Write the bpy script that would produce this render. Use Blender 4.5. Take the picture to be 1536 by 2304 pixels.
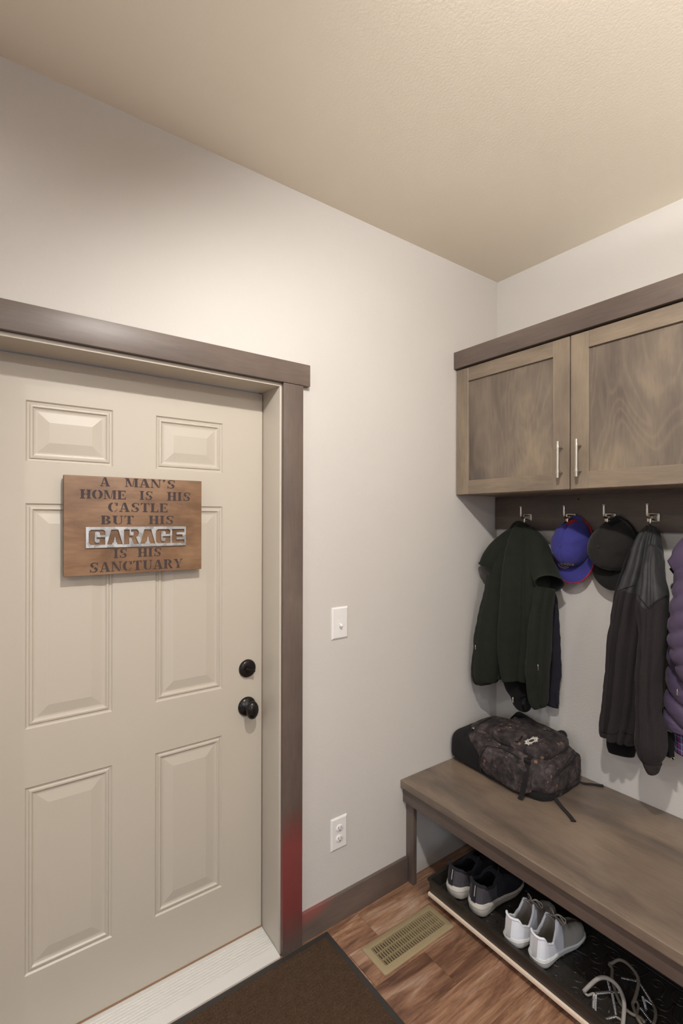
import bpy, bmesh, math, random
import numpy as np
from mathutils import Vector, Matrix, noise
from mathutils.bvhtree import BVHTree

# ------------------------------------------------------------------ scene, camera, light
S = bpy.context.scene
for o in list(bpy.data.objects):
    bpy.data.objects.remove(o)
col = S.collection
R = math.radians
W, Hh = 1536.0, 2304.0
F_PX, PX0, PY0 = 1114.3, 767.8, 1168.0
YAW, ROLL = 0.9391, 0.0022
CAM = Vector((1.5786, -2.1422, 1.5757))
cam = bpy.data.cameras.new('camera'); camo = bpy.data.objects.new('camera', cam); col.objects.link(camo)
cam.sensor_fit = 'HORIZONTAL'; cam.sensor_width = 36.0
cam.lens = F_PX / W * 36.0
cam.shift_x = (W / 2 - PX0) / W; cam.shift_y = (PY0 - Hh / 2) / W
cam.clip_start = 0.05
FWD = Vector((-math.sin(YAW), math.cos(YAW), 0)); RGT0 = Vector((math.cos(YAW), math.sin(YAW), 0)); UP0 = Vector((0, 0, 1))
RGT = RGT0 * math.cos(ROLL) + UP0 * math.sin(ROLL); UP = UP0 * math.cos(ROLL) - RGT0 * math.sin(ROLL)
camo.matrix_world = Matrix((RGT, UP, -FWD)).transposed().to_4x4()
camo.location = CAM
S.camera = camo
S.view_settings.view_transform = 'Standard'; S.view_settings.look = 'None'
S.view_settings.gamma = 1.0; S.view_settings.use_curve_mapping = False
S.view_settings.exposure = 0.0
wd = bpy.data.worlds.new('world'); S.world = wd; wd.use_nodes = True
wd.node_tree.nodes['Background'].inputs[0].default_value = (0.75, 0.85, 1.0, 1)
wd.node_tree.nodes['Background'].inputs[1].default_value = 1.0

H_CEIL = 2.79
ROOM_X, ROOM_Y = 3.6, -4.7
# four recessed downlights in a square grid (position, watts, source radius)
LAMPS = [((1.30, -1.75), 138.0, 0.04), ((1.05, -3.40), 42.0, 0.04), ((2.85, -1.80), 48.0, 0.04), ((2.85, -3.40), 25.0, 0.04)]
ADDED_LAMP = ((2.55, -0.95, 1.75), 104.0)         # lamp added out of view beyond the bench to brighten the ceiling
WARM = (1.0, 0.97, 0.935)
COOL = (0.72, 0.83, 1.0)
def area(name, loc, rot, sx, sy, e, c):
    l = bpy.data.lights.new(name, 'AREA'); l.shape = 'RECTANGLE'; l.size = sx; l.size_y = sy; l.energy = e; l.color = c
    o = bpy.data.objects.new(name, l); o.location = loc; o.rotation_euler = rot; col.objects.link(o); return o
# daylight from the sky outside the two windows (beside and behind the camera)
def sky_patch(name, loc, target, size, e):
    d = Vector(target) - Vector(loc)
    return area(name, loc, d.to_track_quat('-Z', 'Y').to_euler(), size, size, e, COOL)
sky_patch('daylight_east', (5.8, -2.9, 2.9), (0, -1.9, 0.4), 2.4, 130.0)
sky_patch('daylight_south', (1.5, -7.2, 3.0), (1.2, 0, 0.6), 2.4, 120.0)

# ------------------------------------------------------------------ pixel -> place
def ray(px, py):
    return FWD + RGT * ((px - PX0) / F_PX) - UP * ((py - PY0) / F_PX)
def at(px, py, ax, v):
    d = ray(px, py); i = 'xyz'.index(ax)
    return CAM + d * ((v - CAM[i]) / d[i])
G5 = lambda x, y: (1040 + x / 3.097, 1100 + y / 3.097)

# ------------------------------------------------------------------ object helpers
WORLD = {}
def thing(name, label, cat, loc, group=None, kind=None):
    o = bpy.data.objects.new(name, None); col.objects.link(o); o.location = loc; o.empty_display_size = 0.05
    WORLD[o] = Vector(loc); tag(o, label, cat, group, kind); return o
def tag(o, label=None, cat=None, group=None, kind=None):
    if label: o['label'] = label
    if cat: o['category'] = cat
    if group: o['group'] = group
    if kind: o['kind'] = kind
    return o
def mk(name, V, Fc, mats, parent=None, smooth=False, mi=None, origin=None, label=None):
    V = [Vector(v) for v in V]
    if origin is None:
        xs = [v.x for v in V]; ys = [v.y for v in V]; zs = [v.z for v in V]
        origin = Vector(((min(xs) + max(xs)) / 2, (min(ys) + max(ys)) / 2, min(zs)))
    origin = Vector(origin)
    me = bpy.data.meshes.new(name)
    me.from_pydata([v - origin for v in V], [], Fc)
    for m in (mats if isinstance(mats, (list, tuple)) else [mats]): me.materials.append(m)
    if mi:
        me.polygons.foreach_set('material_index', mi)
    bm = bmesh.new(); bm.from_mesh(me); bmesh.ops.remove_doubles(bm, verts=bm.verts, dist=1e-6)
    bmesh.ops.recalc_face_normals(bm, faces=bm.faces); bm.to_mesh(me); bm.free()
    if smooth:
        me.polygons.foreach_set('use_smooth', [True] * len(me.polygons))
        if smooth != True:
            try: me.set_sharp_from_angle(angle=R(smooth))
            except Exception: pass
    o = bpy.data.objects.new(name, me); col.objects.link(o)
    WORLD[o] = origin
    if parent:
        o.parent = parent; o.location = origin - WORLD[parent]
    else:
        o.location = origin
    if label: o['label'] = label
    return o
def copy_part(src, parent, newname=None, delta=Vector((0, 0, 0))):
    c = src.copy(); col.objects.link(c)
    if newname: c.name = newname
    c.parent = parent
    WORLD[c] = WORLD[src] + Vector(delta)
    c.location = WORLD[c] - (WORLD[parent] if parent else Vector((0, 0, 0)))
    for ch in src.children: copy_part(ch, c, ch.name.split('.')[0], delta)
    return c
class MB:
    def __init__(s): s.V = []; s.F = []; s.M = []
    def add(s, V, Fc, m=0):
        b = len(s.V); s.V += [Vector(v) for v in V]; s.F += [[i + b for i in f] for f in Fc]; s.M += [m] * len(Fc); return s
    def box(s, x0, x1, y0, y1, z0, z1, m=0, bev=0.0, seg=2, rot=None, piv=None):
        bm = bmesh.new(); bmesh.ops.create_cube(bm, size=1)
        for v in bm.verts:
            v.co = Vector(((x0 + x1) / 2 + v.co.x * (x1 - x0), (y0 + y1) / 2 + v.co.y * (y1 - y0), (z0 + z1) / 2 + v.co.z * (z1 - z0)))
        if bev > 0: bmesh.ops.bevel(bm, geom=list(bm.edges), offset=bev, segments=seg, affect='EDGES', profile=0.6)
        if rot is not None:
            p = Vector(piv) if piv is not None else Vector(((x0 + x1) / 2, (y0 + y1) / 2, (z0 + z1) / 2))
            for v in bm.verts: v.co = p + rot @ (v.co - p)
        bm.verts.index_update()
        s.add([v.co.copy() for v in bm.verts], [[v.index for v in f.verts] for f in bm.faces], m); bm.free(); return s
    def lathe(s, prof, base, axis, n=32, m=0, sc=(1, 1)):
        # prof: (radius, distance along axis)
        a = Vector(axis).normalized(); u = a.orthogonal().normalized()
        if abs(a.z) < 0.9: u = Vector((0, 0, 1)) - a * a.z; u.normalize()
        w = a.cross(u); base = Vector(base); V = []; Fc = []
        for r, h in prof:
            for i in range(n):
                t = 2 * math.pi * i / n
                V.append(base + a * h + u * (r * math.cos(t) * sc[0]) + w * (r * math.sin(t) * sc[1]))
        for k in range(len(prof) - 1):
            for i in range(n):
                j = (i + 1) % n; Fc.append([k * n + i, k * n + j, (k + 1) * n + j, (k + 1) * n + i])
        Fc.append(list(range(n))[::-1]); Fc.append([(len(prof) - 1) * n + i for i in range(n)])
        return s.add(V, Fc, m)
    def tube(s, P, r, n=10, m=0, closed=False, rr=None, flat=None):
        P = [Vector(p) for p in P]; N = len(P); V = []; Fc = []
        up = None
        for k in range(N):
            a = P[k - 1] if (k > 0 or closed) else P[k]; b = P[(k + 1) % N] if (k < N - 1 or closed) else P[k]
            t = (b - a)
            if t.length < 1e-9: t = Vector((0, 0, 1))
            t.normalize()
            if up is None: up = t.orthogonal().normalized() if flat is None else Vector(flat)
            up = (up - t * up.dot(t))
            if up.length < 1e-6: up = t.orthogonal()
            up.normalize(); w = t.cross(up)
            rad = rr[k] if rr else r
            ra, rb = (rad, rad) if not isinstance(rad, tuple) else rad
            for i in range(n):
                q = 2 * math.pi * i / n
                V.append(P[k] + up * (ra * math.cos(q)) + w * (rb * math.sin(q)))
        for k in range(N if closed else N - 1):
            k2 = (k + 1) % N
            for i in range(n):
                j = (i + 1) % n; Fc.append([k * n + i, k * n + j, k2 * n + j, k2 * n + i])
        if not closed: Fc.append(list(range(n))[::-1]); Fc.append([(N - 1) * n + i for i in range(n)])
        return s.add(V, Fc, m)
    def ribbon(s, P, wdir, w, th, ndir, m=0):
        # flat strap: path P, width along wdir, thickness along ndir
        V = []; Fc = []; N = len(P)
        for k, p in enumerate(P):
            p = Vector(p); d = Vector(wdir[k] if isinstance(wdir, list) else wdir).normalized(); nn = Vector(ndir[k] if isinstance(ndir, list) else ndir).normalized()
            V += [p - d * w / 2 - nn * th / 2, p + d * w / 2 - nn * th / 2, p + d * w / 2 + nn * th / 2, p - d * w / 2 + nn * th / 2]
        for k in range(N - 1):
            for i in range(4):
                j = (i + 1) % 4; Fc.append([4 * k + i, 4 * k + j, 4 * k + 4 + j, 4 * k + 4 + i])
        Fc.append([3, 2, 1, 0]); Fc.append([4 * N - 4, 4 * N - 3, 4 * N - 2, 4 * N - 1])
        return s.add(V, Fc, m)
    def build(s, name, mats, parent=None, smooth=False, label=None, origin=None):
        return mk(name, s.V, s.F, mats, parent, smooth, s.M, origin, label)
def box(name, x0, x1, y0, y1, z0, z1, mat, parent=None, bev=0.0, label=None, seg=2, smooth=30):
    return MB().box(x0, x1, y0, y1, z0, z1, 0, bev, seg).build(name, mat, parent, smooth if bev else False, label)
def struct(o): o['kind'] = 'structure'; return o
def catmull(P, sub, closed=False):
    P = [np.array(p, float) for p in P]; out = []; N = len(P)
    for i in range(N if closed else N - 1):
        if closed: a, b, c, d = P[i - 1], P[i], P[(i + 1) % N], P[(i + 2) % N]
        else:
            b, c = P[i], P[i + 1]; a = P[i - 1] if i > 0 else 2 * b - c; d = P[i + 2] if i + 2 < N else 2 * c - b
        for k in range(sub):
            t = k / sub
            out.append(0.5 * ((2 * b) + (c - a) * t + (2 * a - 5 * b + 4 * c - d) * t * t + (-a + 3 * b - 3 * c + d) * t ** 3))
    if not closed: out.append(P[-1])
    return out
def cv(P, sub=6, closed=False): return [Vector(p) for p in catmull([tuple(p) for p in P], sub, closed)]
def lerp_table(tab, u):
    if u <= tab[0][0]: return tab[0][1]
    for (a, va), (b, vb) in zip(tab, tab[1:]):
        if u <= b:
            t = (u - a) / (b - a); t = t * t * (3 - 2 * t); return va + (vb - va) * t
    return tab[-1][1]

# ------------------------------------------------------------------ materials
def srgb(r, g, b):
    f = lambda c: c / 12.92 if c <= 0.04045 else ((c + 0.055) / 1.055) ** 2.4
    return (f(r / 255), f(g / 255), f(b / 255), 1)
class NT:
    def __init__(s, name):
        s.m = bpy.data.materials.new(name); s.m.use_nodes = True; s.t = s.m.node_tree; s.n = s.t.nodes; s.l = s.t.links
        s.b = s.n['Principled BSDF']
    def node(s, typ, **kw):
        n = s.n.new(typ)
        for k, v in kw.items():
            if k.startswith('i_'):
                key = k[2:]; key = int(key) if key.isdigit() else key.replace('_', ' ')
                n.inputs[key].default_value = v
            else: setattr(n, k, v)
        return n
    def link(s, a, b): s.l.new(a, b)
    def coords(s, scale=(1, 1, 1), kind='Object', rand=False):
        tc = s.node('ShaderNodeTexCoord'); mp = s.node('ShaderNodeMapping'); mp.inputs['Scale'].default_value = scale
        src = tc.outputs[kind]
        if rand:
            oi = s.node('ShaderNodeObjectInfo'); ml = s.node('ShaderNodeMath', operation='MULTIPLY'); ml.inputs[1].default_value = 37.0
            s.link(oi.outputs['Random'], ml.inputs[0])
            ad = s.node('ShaderNodeVectorMath', operation='ADD'); s.link(src, ad.inputs[0]); s.link(ml.outputs[0], ad.inputs[1]); src = ad.outputs[0]
        s.link(src, mp.inputs['Vector']); return mp.outputs[0]
    def noise(s, vec, scale, detail=3, rough=0.5, dist=0.0):
        n = s.node('ShaderNodeTexNoise'); n.inputs['Scale'].default_value = scale; n.inputs['Detail'].default_value = detail
        n.inputs['Roughness'].default_value = rough; n.inputs['Distortion'].default_value = dist
        if vec is not None: s.link(vec, n.inputs['Vector'])
        return n.outputs['Fac']
    def ramp(s, fac, stops):
        r = s.node('ShaderNodeValToRGB'); e = r.color_ramp.elements
        while len(e) < len(stops): e.new(0.5)
        for i, (p, c) in enumerate(stops): e[i].position = p; e[i].color = c
        s.link(fac, r.inputs[0]); return r.outputs[0]
    def mix(s, fac, a, b, mode='MIX'):
        m = s.node('ShaderNodeMix', data_type='RGBA', blend_type=mode)
        for v, i in ((fac, 0), (a, 6), (b, 7)):
            if hasattr(v, 'is_linked') or hasattr(v, 'links'): s.link(v, m.inputs[i])
            else: m.inputs[i].default_value = v
        return m.outputs[2]
    def math(s, op, a, b=None):
        m = s.node('ShaderNodeMath', operation=op)
        for v, i in ((a, 0), (b, 1)):
            if v is None: continue
            if hasattr(v, 'links'): s.link(v, m.inputs[i])
            else: m.inputs[i].default_value = v
        return m.outputs[0]
    def bump(s, fac, strength=0.3, dist=0.002):
        b = s.node('ShaderNodeBump'); b.inputs['Strength'].default_value = strength; b.inputs['Distance'].default_value = dist
        s.link(fac, b.inputs['Height']); s.link(b.outputs[0], s.b.inputs['Normal'])
    def base(s, c):
        if hasattr(c, 'links'): s.link(c, s.b.inputs['Base Color'])
        else: s.b.inputs['Base Color'].default_value = c
    def set(s, **kw):
        for k, v in kw.items(): s.b.inputs[k.replace('_', ' ')].default_value = v
        return s
def plain(name, c, rough=0.5, metal=0.0, bump=None, spec=0.5, var=0.0):
    t = NT(name)
    if var:
        n = t.noise(t.coords(), 60 if not bump else bump[0] * 0.5, 3)
        t.base(t.ramp(n, [(0.3, tuple(x * (1 - var) for x in c[:3]) + (1,)), (0.7, tuple(min(1, x * (1 + var)) for x in c[:3]) + (1,))]))
    else: t.base(c)
    t.set(Roughness=rough, Metallic=metal); t.b.inputs['Specular IOR Level'].default_value = spec
    if bump: t.bump(t.noise(t.coords(), bump[0], 3), bump[1], bump[2])
    return t.m
def wall_mat(name, c, bs=0.30):
    t = NT(name); v = t.coords(kind='Object')
    n = t.noise(v, 130, 2, 0.6); n2 = t.noise(v, 2.0, 2)
    t.base(t.ramp(n2, [(0.3, tuple(x * 0.975 for x in c[:3]) + (1,)), (0.7, c)])); t.set(Roughness=0.75)
    t.b.inputs['Specular IOR Level'].default_value = 0.25
    t.bump(n, bs, 0.003); return t.m
def wood(name, c_dark, c_mid, c_light, axis='x', rough=0.38, blotch=5.0, figure=0.0, red=None, rand=True, contrast=1.0):
    t = NT(name); k = 'xyz'.index(axis)
    sc = [1, 1, 1]; sc[k] = 0.10; fine = t.coords(tuple(sc), rand=rand)
    sb = [1, 1, 1]; sb[k] = 0.45; blo = t.coords(tuple(sb), rand=rand)
    g = t.noise(fine, 120, 4, 0.65, 0.3); b = t.noise(blo, blotch, 4, 0.55, 0.4)
    bc = t.ramp(b, [(0.5 - 0.22 * contrast, c_dark), (0.5, c_mid), (0.5 + 0.22 * contrast, c_light)])
    gc = t.ramp(g, [(0.25, (0.84, 0.83, 0.82, 1)), (0.75, (1.08, 1.08, 1.07, 1))])
    c = t.mix(1.0, bc, gc, 'MULTIPLY')
    if figure:
        sf = [1, 1, 1]; sf[k] = 0.30; f = t.noise(t.coords(tuple(sf), rand=rand), 4.5, 2, 0.4, 0.8)
        w = t.math('SINE', t.math('MULTIPLY', f, 46.0)); w = t.math('POWER', t.math('ABSOLUTE', w), 6.0)
        c = t.mix(t.math('MULTIPLY', w, figure), c, tuple(min(1, x * 1.45) for x in c_light[:3]) + (1,))
    if red:   # a reddish patch near one spot: (centre, radius vector, colour)
        geo = t.node('ShaderNodeNewGeometry'); sub = t.node('ShaderNodeVectorMath', operation='SUBTRACT'); sub.inputs[1].default_value = red[0]
        t.link(geo.outputs['Position'], sub.inputs[0]); dv = t.node('ShaderNodeVectorMath', operation='DIVIDE'); dv.inputs[1].default_value = red[1]
        t.link(sub.outputs[0], dv.inputs[0]); ln = t.node('ShaderNodeVectorMath', operation='LENGTH'); t.link(dv.outputs[0], ln.inputs[0])
        f = t.ramp(ln.outputs['Value'], [(0.45, (1, 1, 1, 1)), (1.0, (0, 0, 0, 1))])
        c = t.mix(f, c, red[2])
    t.base(c); t.set(Roughness=rough); t.bump(g, 0.08, 0.001); return t.m
def fabric(name, c, rough=0.95, scale=900, strength=0.35, var=0.18, sheen=0.15, wr=None):
    t = NT(name); v = t.coords(); n = t.noise(v, scale, 2, 0.6); n2 = t.noise(v, 25, 3)
    a = tuple(x * (1 - var) for x in c[:3]) + (1,); b = tuple(x * (1 + var) for x in c[:3]) + (1,)
    cc = t.mix(0.5, t.ramp(n, [(0.3, a), (0.7, b)]), t.ramp(n2, [(0.3, a), (0.7, b)]))
    t.base(cc); t.set(Roughness=rough); t.b.inputs['Specular IOR Level'].default_value = 0.2
    t.b.inputs['Sheen Weight'].default_value = sheen; t.b.inputs['Sheen Roughness'].default_value = 0.5
    if wr: n = t.math('ADD', n, t.math('MULTIPLY', t.noise(v, wr[0], 3, 0.5, 0.6), wr[1]))
    t.bump(n, strength, 0.0015); return t.m

M = {}
M['wall'] = wall_mat('wall_paint', srgb(201, 196, 190))
M['ceiling'] = wall_mat('ceiling_paint', srgb(236, 227, 210), 0.13)
M['door'] = plain('door_paint', srgb(184, 175, 161), 0.42, bump=(350, 0.03, 0.001))
M['jamb'] = plain('jamb_paint', srgb(192, 183, 169), 0.42)
WD = (srgb(79, 68, 62), srgb(97, 84, 77), srgb(112, 98, 89))
M['trim_y'] = wood('stained_trim_horizontal', *WD, axis='y', blotch=4, rough=0.4)
M['trim_z'] = wood('stained_trim_vertical', *WD, axis='z', blotch=4, rough=0.4, red=((0.02, -1.21, 0.27), (0.3, 0.3, 0.26), srgb(126, 62, 60)))
M['base_y'] = wood('stained_baseboard', *WD, axis='y', blotch=4, rough=0.4, red=((0.02, -1.17, 0.11), (0.3, 0.16, 0.055), srgb(128, 78, 72)))
M['trim_x'] = wood('stained_crown', *WD, axis='x', blotch=4, rough=0.4)
WC = (srgb(104, 92, 80), srgb(126, 112, 96), srgb(146, 131, 111))
M['cab_z'] = wood('cabinet_wood_upright', *WC, axis='z', blotch=5, rough=0.42)
M['cab_x'] = wood('cabinet_wood_level', *WC, axis='x', blotch=5, rough=0.42)
M['cab_p'] = wood('cabinet_panel_wood', srgb(88, 78, 71), srgb(112, 100, 88), srgb(140, 125, 105), axis='z', blotch=4.2, rough=0.40, figure=0.10, contrast=0.9)
M['bench'] = wood('bench_wood', srgb(90, 79, 71), srgb(114, 100, 88), srgb(132, 115, 99), axis='x', blotch=5.5, rough=0.34, contrast=0.75)
M['bench_z'] = wood('bench_wood_upright', *WD, axis='z', blotch=5, rough=0.4)
M['rail'] = wood('hook_rail_wood', srgb(72, 63, 58), srgb(85, 75, 68), srgb(96, 84, 76), axis='x', blotch=4, rough=0.45)
M['nickel'] = plain('brushed_nickel', srgb(196, 190, 180), 0.28, 1.0)
M['chrome'] = plain('polished_metal', srgb(225, 225, 225), 0.12, 1.0)
M['bronze'] = plain('oil_rubbed_bronze', srgb(28, 24, 22), 0.22, 0.35)
M['white_plastic'] = plain('white_plastic', srgb(226, 223, 220), 0.35)
M['slot'] = plain('dark_slot', srgb(70, 66, 64), 0.6)
M['black'] = plain('black_rubber', srgb(46, 42, 38), 0.34, bump=(300, 0.05, 0.001), var=0.2)
M['cream'] = plain('cream_board', srgb(226, 206, 184), 0.5)
M['vent'] = plain('tan_painted_metal', srgb(150, 134, 103), 0.45)
M['duct'] = plain('dark_duct', srgb(24, 20, 17), 0.8)
M['sill'] = plain('aluminium_sill', srgb(216, 213, 208), 0.32, 0.15)
M['sweep'] = plain('brown_door_sweep', srgb(140, 106, 76), 0.6)
M['glass_lamp'] = NT('lamp_diffuser'); M['glass_lamp'].base((1, 1, 1, 1))
M['glass_lamp'].b.inputs['Emission Color'].default_value = WARM + (1,); M['glass_lamp'].b.inputs['Emission Strength'].default_value = 4.0; M['glass_lamp'] = M['glass_lamp'].m
t = NT('window_glass'); t.n.remove(t.b); tr = t.node('ShaderNodeBsdfTransparent'); gl = t.node('ShaderNodeBsdfGlossy'); gl.inputs['Roughness'].default_value = 0.02
mx = t.node('ShaderNodeMixShader'); mx.inputs[0].default_value = 0.06; t.link(tr.outputs[0], mx.inputs[1]); t.link(gl.outputs[0], mx.inputs[2]); t.link(mx.outputs[0], t.n['Material Output'].inputs[0]); M['glass'] = t.m
# vinyl plank floor
t = NT('vinyl_plank'); oi = t.node('ShaderNodeObjectInfo')
v1 = t.coords((1, 0.07, 1), rand=True); v2 = t.coords((1, 0.16, 1), rand=True)
g = t.noise(v1, 85, 5, 0.7, 0.4); b = t.noise(v2, 17, 5, 0.65, 1.1)
base = t.ramp(b, [(0.30, srgb(88, 63, 50)), (0.45, srgb(126, 95, 76)), (0.56, srgb(152, 120, 97)), (0.70, srgb(172, 151, 134))])
tint = t.ramp(oi.outputs['Random'], [(0.0, (0.80, 0.74, 0.72, 1)), (0.35, (1.0, 0.93, 0.90, 1)), (0.7, (1.12, 1.08, 1.02, 1)), (1.0, (0.95, 0.97, 1.0, 1))])
c = t.mix(1.0, base, tint, 'MULTIPLY'); gc = t.ramp(g, [(0.28, (0.50, 0.46, 0.44, 1)), (0.5, (1.0, 0.97, 0.94, 1)), (0.75, (1.32, 1.36, 1.38, 1))]); c = t.mix(0.85, c, gc, 'MULTIPLY')
g3 = t.noise(t.coords((1, 0.05, 1), rand=True), 330, 3, 0.7, 0.2); c = t.mix(0.7, c, t.ramp(g3, [(0.3, (0.68, 0.66, 0.64, 1)), (0.55, (1, 1, 1, 1)), (0.75, (1.25, 1.25, 1.25, 1))]), 'MULTIPLY')
kn = t.node('ShaderNodeTexVoronoi'); kn.inputs['Scale'].default_value = 4.2; t.link(t.coords((1.6, 0.8, 1), rand=True), kn.inputs['Vector'])
kf = t.ramp(kn.outputs['Distance'], [(0.02, (0.45, 0.35, 0.3, 1)), (0.075, (1, 1, 1, 1))]); c = t.mix(1.0, c, kf, 'MULTIPLY')
t.base(c); t.set(Roughness=0.42); t.bump(g, 0.12, 0.001); M['plank'] = t.m
M['subfloor'] = plain('floor_joint', srgb(84, 62, 50), 0.8)
M['mat_edge'] = plain('mat_rubber_edge', srgb(50, 46, 44), 0.6, bump=(500, 0.1, 0.001))
t = NT('mat_carpet'); v = t.coords(); n = t.noise(v, 420, 3, 0.7); n2 = t.noise(v, 30, 3)
t.base(t.mix(0.35, t.ramp(n, [(0.3, srgb(50, 38, 29)), (0.55, srgb(90, 71, 56)), (0.8, srgb(134, 112, 92))]), t.ramp(n2, [(0.3, srgb(66, 51, 40)), (0.7, srgb(86, 68, 54))])))
t.set(Roughness=1.0); t.b.inputs['Specular IOR Level'].default_value = 0.05; t.bump(n, 0.9, 0.004); M['mat_carpet'] = t.m
# sign
M['sign'] = wood('sign_board_wood', srgb(98, 70, 48), srgb(124, 93, 67), srgb(140, 109, 82), axis='y', blotch=11, rough=0.55, rand=False, contrast=0.8)
M['sign_paint'] = plain('stencil_paint', srgb(58, 44, 43), 0.75, var=0.12)
t = NT('galvanised_steel'); vn = t.node('ShaderNodeTexVoronoi'); vn.inputs['Scale'].default_value = 55; t.link(t.coords(), vn.inputs['Vector'])
t.base(t.ramp(vn.outputs['Color'], [(0.2, srgb(158, 160, 162)), (0.8, srgb(206, 208, 210))])); t.set(Roughness=0.36, Metallic=0.85); M['galv'] = t.m
M['galv_edge'] = plain('steel_edge', srgb(120, 122, 124), 0.4, 0.8)  # one even grey for steel edges
# clothes
M['green_fleece'] = fabric('dark_green_fleece', srgb(29, 32, 25), sheen=0.04)
M['green_trim'] = fabric('dark_green_binding', srgb(34, 37, 31), sheen=0.05, scale=1500)
M['black_lining'] = fabric('black_lining', srgb(20, 19, 20), sheen=0.05)
M['navy'] = fabric('navy_shell', srgb(38, 37, 45), sheen=0.02, wr=(60, 0.6))
M['cap_blue'] = fabric('royal_blue_twill', srgb(56, 55, 122), scale=1400, strength=0.2, var=0.1, sheen=0.1)
M['cap_red'] = fabric('red_twill', srgb(166, 36, 44), scale=1400, strength=0.2, var=0.08, sheen=0.05)
M['cap_black'] = fabric('washed_black_twill', srgb(35, 33, 31), scale=1300, strength=0.3, var=0.2, sheen=0.12, wr=(50, 0.7))
M['cap_brim_black'] = fabric('black_brim_twill', srgb(28, 27, 26), scale=1300, strength=0.2, var=0.15, sheen=0.05)
M['gold_thread'] = plain('gold_thread', srgb(214, 184, 98), 0.6)
M['silver_thread'] = plain('pale_thread', srgb(206, 200, 190), 0.6)
M['purple'] = fabric('purple_nylon', srgb(76, 64, 86), rough=0.5, scale=1200, strength=0.12, var=0.06, sheen=0.1, wr=(45, 1.2))
t = NT('purple_plaid'); geo = t.node('ShaderNodeNewGeometry'); sx = t.node('ShaderNodeSeparateXYZ'); t.link(geo.outputs['Position'], sx.inputs[0])
fx = t.math('FRACT', t.math('MULTIPLY', sx.outputs['X'], 42.0)); fz = t.math('FRACT', t.math('MULTIPLY', sx.outputs['Z'], 42.0))
cx = t.ramp(fx, [(0.0, srgb(44, 34, 70)), (0.3, srgb(44, 34, 70)), (0.45, srgb(150, 52, 110)), (0.7, srgb(52, 40, 84)), (0.93, srgb(150, 150, 190))])
cz = t.ramp(fz, [(0.0, srgb(44, 34, 70)), (0.35, srgb(50, 40, 84)), (0.5, srgb(120, 46, 100)), (0.75, srgb(48, 38, 78)), (0.94, srgb(130, 150, 190))])
t.base(t.mix(0.5, cx, cz)); t.set(Roughness=0.9); M['plaid'] = t.m
# charcoal jacket: fleece with a smooth nylon yoke whose lower edge is a V seam
def charcoal_mat():
    t = NT('charcoal_fleece_with_nylon_yoke'); v = t.coords(); n = t.noise(v, 900, 2, 0.6)
    fl = t.ramp(n, [(0.3, srgb(29, 26, 27)), (0.7, srgb(48, 42, 43))]); ny = t.ramp(t.noise(v, 30, 3), [(0.3, srgb(40, 40, 41)), (0.7, srgb(52, 51, 52))])
    geo = t.node('ShaderNodeNewGeometry'); s = t.node('ShaderNodeSeparateXYZ'); t.link(geo.outputs['Position'], s.inputs[0])
    a = at(*G5(1300, 832), 'y', -0.2); b = at(*G5(1420, 742), 'y', -0.17); c = at(*G5(1215, 735), 'y', -0.19); d = at(*G5(1090, 700), 'y', -0.16)
    def line(p, q):  # z - line(x)
        k = (q.z - p.z) / (q.x - p.x)
        return t.math('SUBTRACT', s.outputs['Z'], t.math('ADD', t.math('MULTIPLY', t.math('SUBTRACT', s.outputs['X'], p.x), k), p.z))
    v1 = t.math('MINIMUM', t.math('MULTIPLY', line(a, b), 1.0), 1e3); v2 = line(a, c); vv = t.math('MAXIMUM', v1, v2)
    vv = t.math('MINIMUM', v1, v2) if False else vv
    right = t.math('MULTIPLY', t.math('GREATER_THAN', v1, 0.0), t.math('GREATER_THAN', v2, 0.0))
    left = t.math('MULTIPLY', t.math('LESS_THAN', s.outputs['X'], c.x), t.math('GREATER_THAN', line(d, c), 0.0))
    isr = t.math('GREATER_THAN', s.outputs['X'], c.x)
    f = t.math('MAXIMUM', t.math('MULTIPLY', right, isr), left)
    t.base(t.mix(f, fl, ny)); t.set(Roughness=0.9); t.b.inputs['Specular IOR Level'].default_value = 0.25
    r = t.math('SUBTRACT', 0.95, t.math('MULTIPLY', f, 0.42)); t.link(r, t.b.inputs['Roughness'])
    t.b.inputs['Sheen Weight'].default_value = 0.04
    t.bump(n, 0.3, 0.0015); return t.m
M['charcoal'] = charcoal_mat()
M['charcoal_plain'] = fabric('charcoal_fleece', srgb(46, 40, 41), sheen=0.04)
M['charcoal_seam'] = fabric('charcoal_piping', srgb(38, 35, 36), sheen=0.0)
# backpack
t = NT('dark_floral_camouflage'); v = t.coords(); dn = t.noise(v, 26, 4, 0.65, 0.35)
basec = t.ramp(dn, [(0.36, srgb(25, 20, 21)), (0.46, srgb(43, 35, 36)), (0.56, srgb(62, 53, 53)), (0.68, srgb(86, 76, 75))])
vo = t.node('ShaderNodeTexVoronoi'); vo.inputs['Scale'].default_value = 34; t.link(v, vo.inputs['Vector'])
sel = t.math('GREATER_THAN', t.noise(v, 19, 2), 0.56); spot = t.math('LESS_THAN', t.math('ADD', vo.outputs['Distance'], t.math('MULTIPLY', t.noise(v, 150, 2), 0.2)), 0.33)
basec = t.mix(t.math('MULTIPLY', t.math('MULTIPLY', sel, spot), 0.75), basec, srgb(134, 96, 70))
t.base(basec); t.set(Roughness=0.8); t.bump(t.math('ADD', t.noise(v, 500, 2), t.math('MULTIPLY', t.noise(v, 28, 3, 0.5, 0.8), 4.0)), 0.35, 0.003); M['camo'] = t.m
M['webbing'] = fabric('black_webbing', srgb(34, 31, 31), scale=1500, sheen=0.05, var=0.12)
M['mesh_black'] = fabric('black_padded_mesh', srgb(26, 24, 25), scale=1200, sheen=0.05)
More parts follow.
